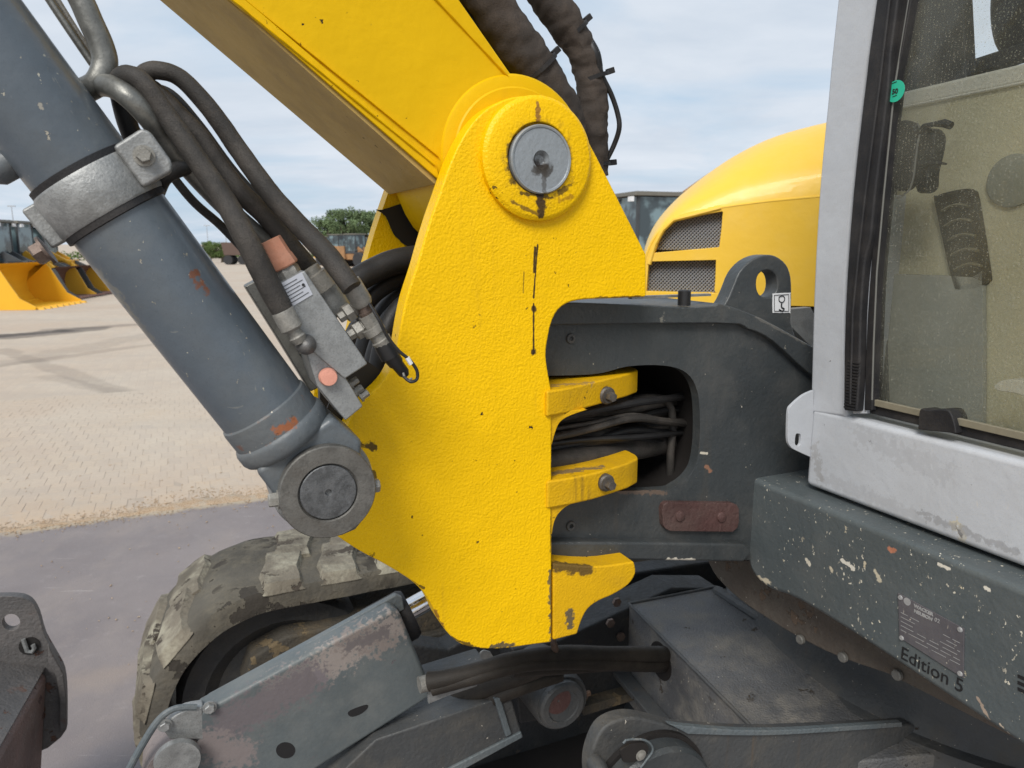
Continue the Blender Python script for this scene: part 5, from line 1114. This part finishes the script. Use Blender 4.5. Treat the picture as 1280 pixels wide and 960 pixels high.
def loader(px, py, heading, sc, label, bucket_mat=None, body=None, group='wheel loaders parked in the yard', dist=None, small=False, bz=0.0):
    p = Hz(px, py, 0) if dist is None else (C0+Vector((ray(px, 305).x, ray(px, 305).y, 0))*dist)*1.0
    p.z = 0
    body = body or m_ld
    root = empty('wheel_loader', p, label, 'wheel loader', group)
    Mx = Matrix.Translation(p) @ Matrix.Rotation(heading, 4, 'Z') @ Matrix.Diagonal((sc, sc, sc, 1))
    bm = tb(bmesh.new(), Mx, -3.0, -.9, -.85, .85, 1.0, 2.0, .12, .08); tb(bm, Mx, -3.1, -.8, -.9, .9, .75, 1.02); obj('engine_body', bm, body, root, .03)
    bm = tb(bmesh.new(), Mx, -.9, .5, -.62, .62, .7, 1.45); tb(bm, Mx, .4, 1.5, -.42, .42, .7, 1.55); obj('front_frame', bm, body, root, .02)
    bm = bmesh.new()
    for x in (-.95, .42):
        for y in (-.68, .6): tb(bm, Mx, x, x+.08, y, y+.08, 1.4, 3.1)
    tb(bm, Mx, -.25, -.17, -.68, -.60, 1.4, 3.1); tb(bm, Mx, -.95, .5, -.68, .68, 1.3, 1.55)
    obj('cab_frame', bm, m_ldk, root, .01)
    obj('cab_roof', tb(bmesh.new(), Mx, -1.1, .65, -.78, .78, 3.1, 3.22, .08, .06), m_rf, root, .02)
    bm = bmesh.new()
    tb(bm, Mx, -.90, .45, -.66, -.64, 1.55, 3.08); tb(bm, Mx, -.90, .45, .63, .65, 1.55, 3.08); tb(bm, Mx, .46, .48, -.6, .6, 1.55, 3.08); tb(bm, Mx, -.93, -.91, -.6, .6, 1.7, 3.08)
    obj('cab_window', bm, m_wg, root)
    for x in (-2.1, 1.05):
        for y in (-1.0, .62):
            c = Mx @ Vector((x, y, .72)); ax_ = (Mx.to_3x3() @ Vector((0, 1, 0))).normalized()
            wobj = obj('wheel', LA(c, ax_, [(.38*sc, .02*sc), (.62*sc, 0), (.72*sc, .06*sc), (.72*sc, .38*sc), (.62*sc, .44*sc), (.38*sc, .42*sc)], 28), m_tyre, root)
            if not small: obj('wheel_rim', LA(c, ax_, [(0, .06*sc), (.12*sc, .03*sc), (.16*sc, .08*sc), (.38*sc, .04*sc), (.39*sc, .40*sc), (0, .38*sc)], 24), body, wobj)
    bm = bmesh.new()
    for y in (-.42, .32):
        polyx(bm, Mx, [(.35,1.75),(.6,1.95),(1.6,1.35+bz*.4),(2.35,.55+bz),(2.2,.35+bz),(1.4,1.05+bz*.3)], y, y+.10)
    obj('lift_arm', bm, body, root, .01)
    bm = bmesh.new(); polyx(bm, Mx, [(1.2,1.5),(1.32,1.62),(2.25,1.15+bz),(2.2,1.0+bz)], -.06, .06); obj('tilt_link', bm, m_ldk, root)
    if not small:
        obj('exhaust_stack', LA(Mx @ Vector((-1.7, .4, 2.0)), Z, [(0, 0), (.05*sc, 0), (.05*sc, .6*sc), (0, .6*sc)], 14), m_ldk, root)
        for y in (-.7, .5): obj('headlight', tb(bmesh.new(), Mx, .62, .70, y, y+.2, 2.95, 3.08), m_white, root)
    bucket_parts(root, Mx, 2.3, .05+bz, 2.5, 1.05, bucket_mat or body, None if small else body, not small)
    return root
h1 = radians(8)
loader(26, 369, h1, .80, 'yellow wheel loader behind the big clean yellow bucket, cab leftmost in the yard', m_ldr)
loader(57, 365, h1, .78, 'yellow wheel loader with dull yellow bucket beside the grey boom cylinder', m_ld)
loader(-2, 373, h1, .80, 'grey fronted wheel loader cut off by the left edge of the photo', m_ldr, m_ldk)
# loose bucket standing nearest, very clean yellow
p = Hz(18, 383, 0); Mx = Matrix.Translation(p) @ Matrix.Rotation(radians(6), 4, 'Z') @ Matrix.Diagonal((1.25, 1.0, 1.05, 1))
BK = empty('loader_bucket', p, 'clean bright yellow loader bucket standing open on the yard ahead of the parked loaders', 'loader bucket')
bucket_parts(BK, Mx, -.25, .0, 2.7, 1.0, m_ldb)
# loader seen past the bracket
loader(800, 0, radians(200), .98, 'dark cabbed wheel loader seen between the swing bracket and the engine hood', None, None, 'wheel loaders parked in the yard', 21.0)
# dull machine with its arm up, just above the hood line
p = C0+Vector((ray(905, 305).x, ray(905, 305).y, 0))*26; p.z = 0
m_ru = flat('dull orange-brown arm paint', (.30, .16, .07), .7, 0, .4, 3)
DG = empty('parked_digger', p, 'parked digger with dull brown raised arm showing above the yellow hood', 'digger', None)
Mx = Matrix.Translation(p) @ Matrix.Rotation(radians(160), 4, 'Z')
obj('digger_body', tb(bmesh.new(), Mx, -2.2, 1.0, -1.1, 1.1, 1.0, 2.3, .1, .05), m_ru, DG, .03)
obj('digger_cab', tb(bmesh.new(), Mx, .1, 1.6, .1, 1.0, 1.2, 3.45, .08, .04), m_ldk, DG, .03)
for y in (-1.2, .8): obj('digger_track', tb(bmesh.new(), Mx, -1.8, 1.8, y, y+.4, 0, .8, .3, 0), m_ldk, DG, .05)
bm = bmesh.new(); polyx(bm, Mx, [(-1.6,4.55),(-1.4,4.7),(.6,4.1),(1.9,3.2),(1.95,3.05),(.5,3.85)], -.25, .05); obj('raised_arm', bm, m_ru, DG, .03)
bm = bmesh.new(); polyx(bm, Mx, [(1.0,2.0),(1.2,2.1),(.8,3.0),(-1.2,4.5),(-1.5,4.5),(.5,2.8)], -.3, .1); obj('main_boom', bm, m_ru, DG, .03)
# the distant row
for k in range(8):
    loader(402+k*9.5, 0, radians(-60), .85, ['pale cabbed loader, first of the far row left of the far cheek', 'second loader of the far row under the round tree', 'third loader of the far row under the round tree', 'fourth loader of the far row, middle of the tree', 'fifth loader of the far row', 'sixth loader of the far row', 'seventh loader of the far row', 'loader of the far row nearest the yellow far cheek'][k],
           m_ldr, m_ld, 'distant row of wheel loaders below the tree', 105+k*1.5, True)
loader(425, 0, radians(-35), .80, 'orange loader in front of the far row with brown bucket', m_ldr, m_ld, 'wheel loaders parked in the yard', 64, True)
loader(446, 0, radians(-35), .80, 'rusty brown loader beside the yellow far cheek with dark red bucket', m_ldr, m_ru, 'wheel loaders parked in the yard', 60, True)
# brown tipper wagon
p = C0+Vector((ray(294, 305).x, ray(294, 305).y, 0))*70; p.z = 0
WG = empty('tipper_wagon', p, 'small brown tipper wagon at the far edge of the yard between the hoses', 'wagon')
Mx = Matrix.Translation(p) @ Matrix.Rotation(.2, 4, 'Z')
bm = bmesh.new(); polyx(bm, Mx, [(-.9,.8),(.9,.8),(1.1,1.9),(-1.1,1.9)], -.6, .6); obj('wagon_body', bm, flat('brown wagon paint', (.11, .07, .055), .7, 0, .2), WG, .02)
for x in (-.6, .6): obj('wagon_wheel', LA(Mx @ Vector((x, -.7, .4)), Vector((0, 1, 0)), [(0, 0), (.4, 0), (.4, 1.4), (0, 1.4)], 20), m_tyre, WG)

# ---------------------------------------------------------------- trees, hedge, masts
def leafmat(name, c):
    b = NB(name); oi = b.N.new('ShaderNodeTexNoise'); oi.inputs['Scale'].default_value = .9; b.L.new(b.pos, oi.inputs['Vector'])
    b.col = b.mix(b.ramp(oi.outputs[0], .35, .65), tuple(x*.7 for x in c), tuple(x*1.35 for x in c)); return b.fin(.7, 0, 0, .2)
m_leaf = leafmat('tree leaves', (.13, .18, .085)); m_leaf2 = leafmat('hedge leaves', (.10, .145, .045)); m_bark = flat('bark', (.09, .07, .05), .9, 0, .3)
def leaves(bm, c, rad, n, sz, rng):
    for i in range(n):
        d = Vector((rng.gauss(0, 1), rng.gauss(0, 1), rng.gauss(0, 1))).normalized(); r = rng.random()**.45
        p_ = c + Vector((d.x*rad[0], d.y*rad[1], d.z*rad[2]))*r
        a_ = Vector((rng.gauss(0, 1), rng.gauss(0, 1), rng.gauss(0, 1))).normalized(); b2 = a_.cross(Vector((rng.gauss(0, 1), rng.gauss(0, 1), rng.gauss(0, 1)))).normalized(); s_ = sz*rng.uniform(.6, 1.4)
        bm.faces.new([bm.verts.new(p_+a_*s_*x+b2*s_*y*.6) for x, y in ((-1, 0), (0, -1), (1, 0), (0, 1))])
def tree(px, dist, h, w_, label, seed, mat):
    rng = random.Random(seed); p_ = C0+Vector((ray(px, 305).x, ray(px, 305).y, 0))*dist; p_.z = 0
    root = empty('broadleaf_tree', p_, label, 'tree', 'trees at the far edge of the yard')
    bm = tube(bmesh.new(), [p_, p_+Vector((.1, 0, h*.25)), p_+Vector((0, .1, h*.55)), p_+Vector((.1, 0, h*.85))], [w_*.05, w_*.04, w_*.03, w_*.01], 8)
    for k in range(7):
        a_ = rng.uniform(0, 6.28); q_ = p_+Vector((0, 0, h*rng.uniform(.25, .5))); tube(bm, [q_, q_+Vector((cos(a_)*w_*.2, sin(a_)*w_*.2, h*.15)), q_+Vector((cos(a_)*w_*.36, sin(a_)*w_*.36, h*.26))], [w_*.02, w_*.014, w_*.005], 6)
    obj('trunk', bm, m_bark, root)
    bm = bmesh.new()
    for k in range(26):
        a_ = rng.uniform(0, 6.28); rr = rng.random()**.6*w_*.40; zz = rng.uniform(.28, .86)*h; sh_ = sqrt(max(.1, 1-((zz/h-.5)/.52)**2))
        c = p_+Vector((cos(a_)*rr*sh_, sin(a_)*rr*sh_, zz)); q_ = w_*rng.uniform(.10, .17); leaves(bm, c, (q_, q_, q_*.8), 330, w_*.017, rng)
    obj('crown', bm, mat, root, smooth=False, recalc=False)
tree(430, 135, 8.4, 10, 'large round tree above the distant loader row, left half of the crown mass', 1, m_leaf)
tree(458, 138, 8.0, 9.5, 'round tree right of the largest one, partly behind the yellow far cheek', 2, m_leaf)
tree(406, 133, 6.4, 7.5, 'lower round tree at the left end of the tree group', 3, m_leaf)
tree(484, 136, 7.6, 8, 'round tree hidden mostly behind the yellow cheek', 4, m_leaf)
tree(276, 78, 2.0, 2.6, 'small pale green bush-like tree at the yard edge beside the brown wagon', 5, m_leaf2)
tree(262, 90, 2.3, 2.4, 'small pale green tree close against the grey cylinder edge', 6, m_leaf2)
rng = random.Random(9); bm = bmesh.new()
def gp(px, d): return Vector((ray(px, 305).x, ray(px, 305).y, 0))*d
for i in range(70):
    t = i/70; p_ = gp(-200+1300*t, 82+20*sin(t*3)); p_.z = .42; leaves(bm, p_, (3.2, 1.0, .55), 90, .18, rng)
obj('hedge', bm, m_leaf2, smooth=False, recalc=False); tag(bpy.data.objects['hedge'], 'long low pale green hedge at the far edge of the paved yard', 'hedge')
m_mast = flat('galvanised mast', (.35, .37, .4), .5)
for px_, d, h, lb in ((20, 120, 6.6, 'thin light mast above the leftmost loader cab'), (43, 120, 5.9, 'thin light mast between the two loader cabs'), (283, 150, 5.2, 'thin mast above the small pale tree, taller of the pair'), (289, 160, 4.6, 'thin mast right beside the brown wagon, shorter of the pair'), (260, 150, 5.0, 'thin mast close to the grey cylinder')):
    p_ = gp(px_, d); MS = obj('light_mast', LA(p_, Z, [(0, 0), (.10, 0), (.05, h), (0, h)], 8), m_mast); tag(MS, lb, 'mast', 'light masts on the horizon')
    obj('mast_head', boxx(bmesh.new(), p_.x-.5, p_.x+.5, p_.y-.1, p_.y+.1, h, h+.14), m_mast, MS)
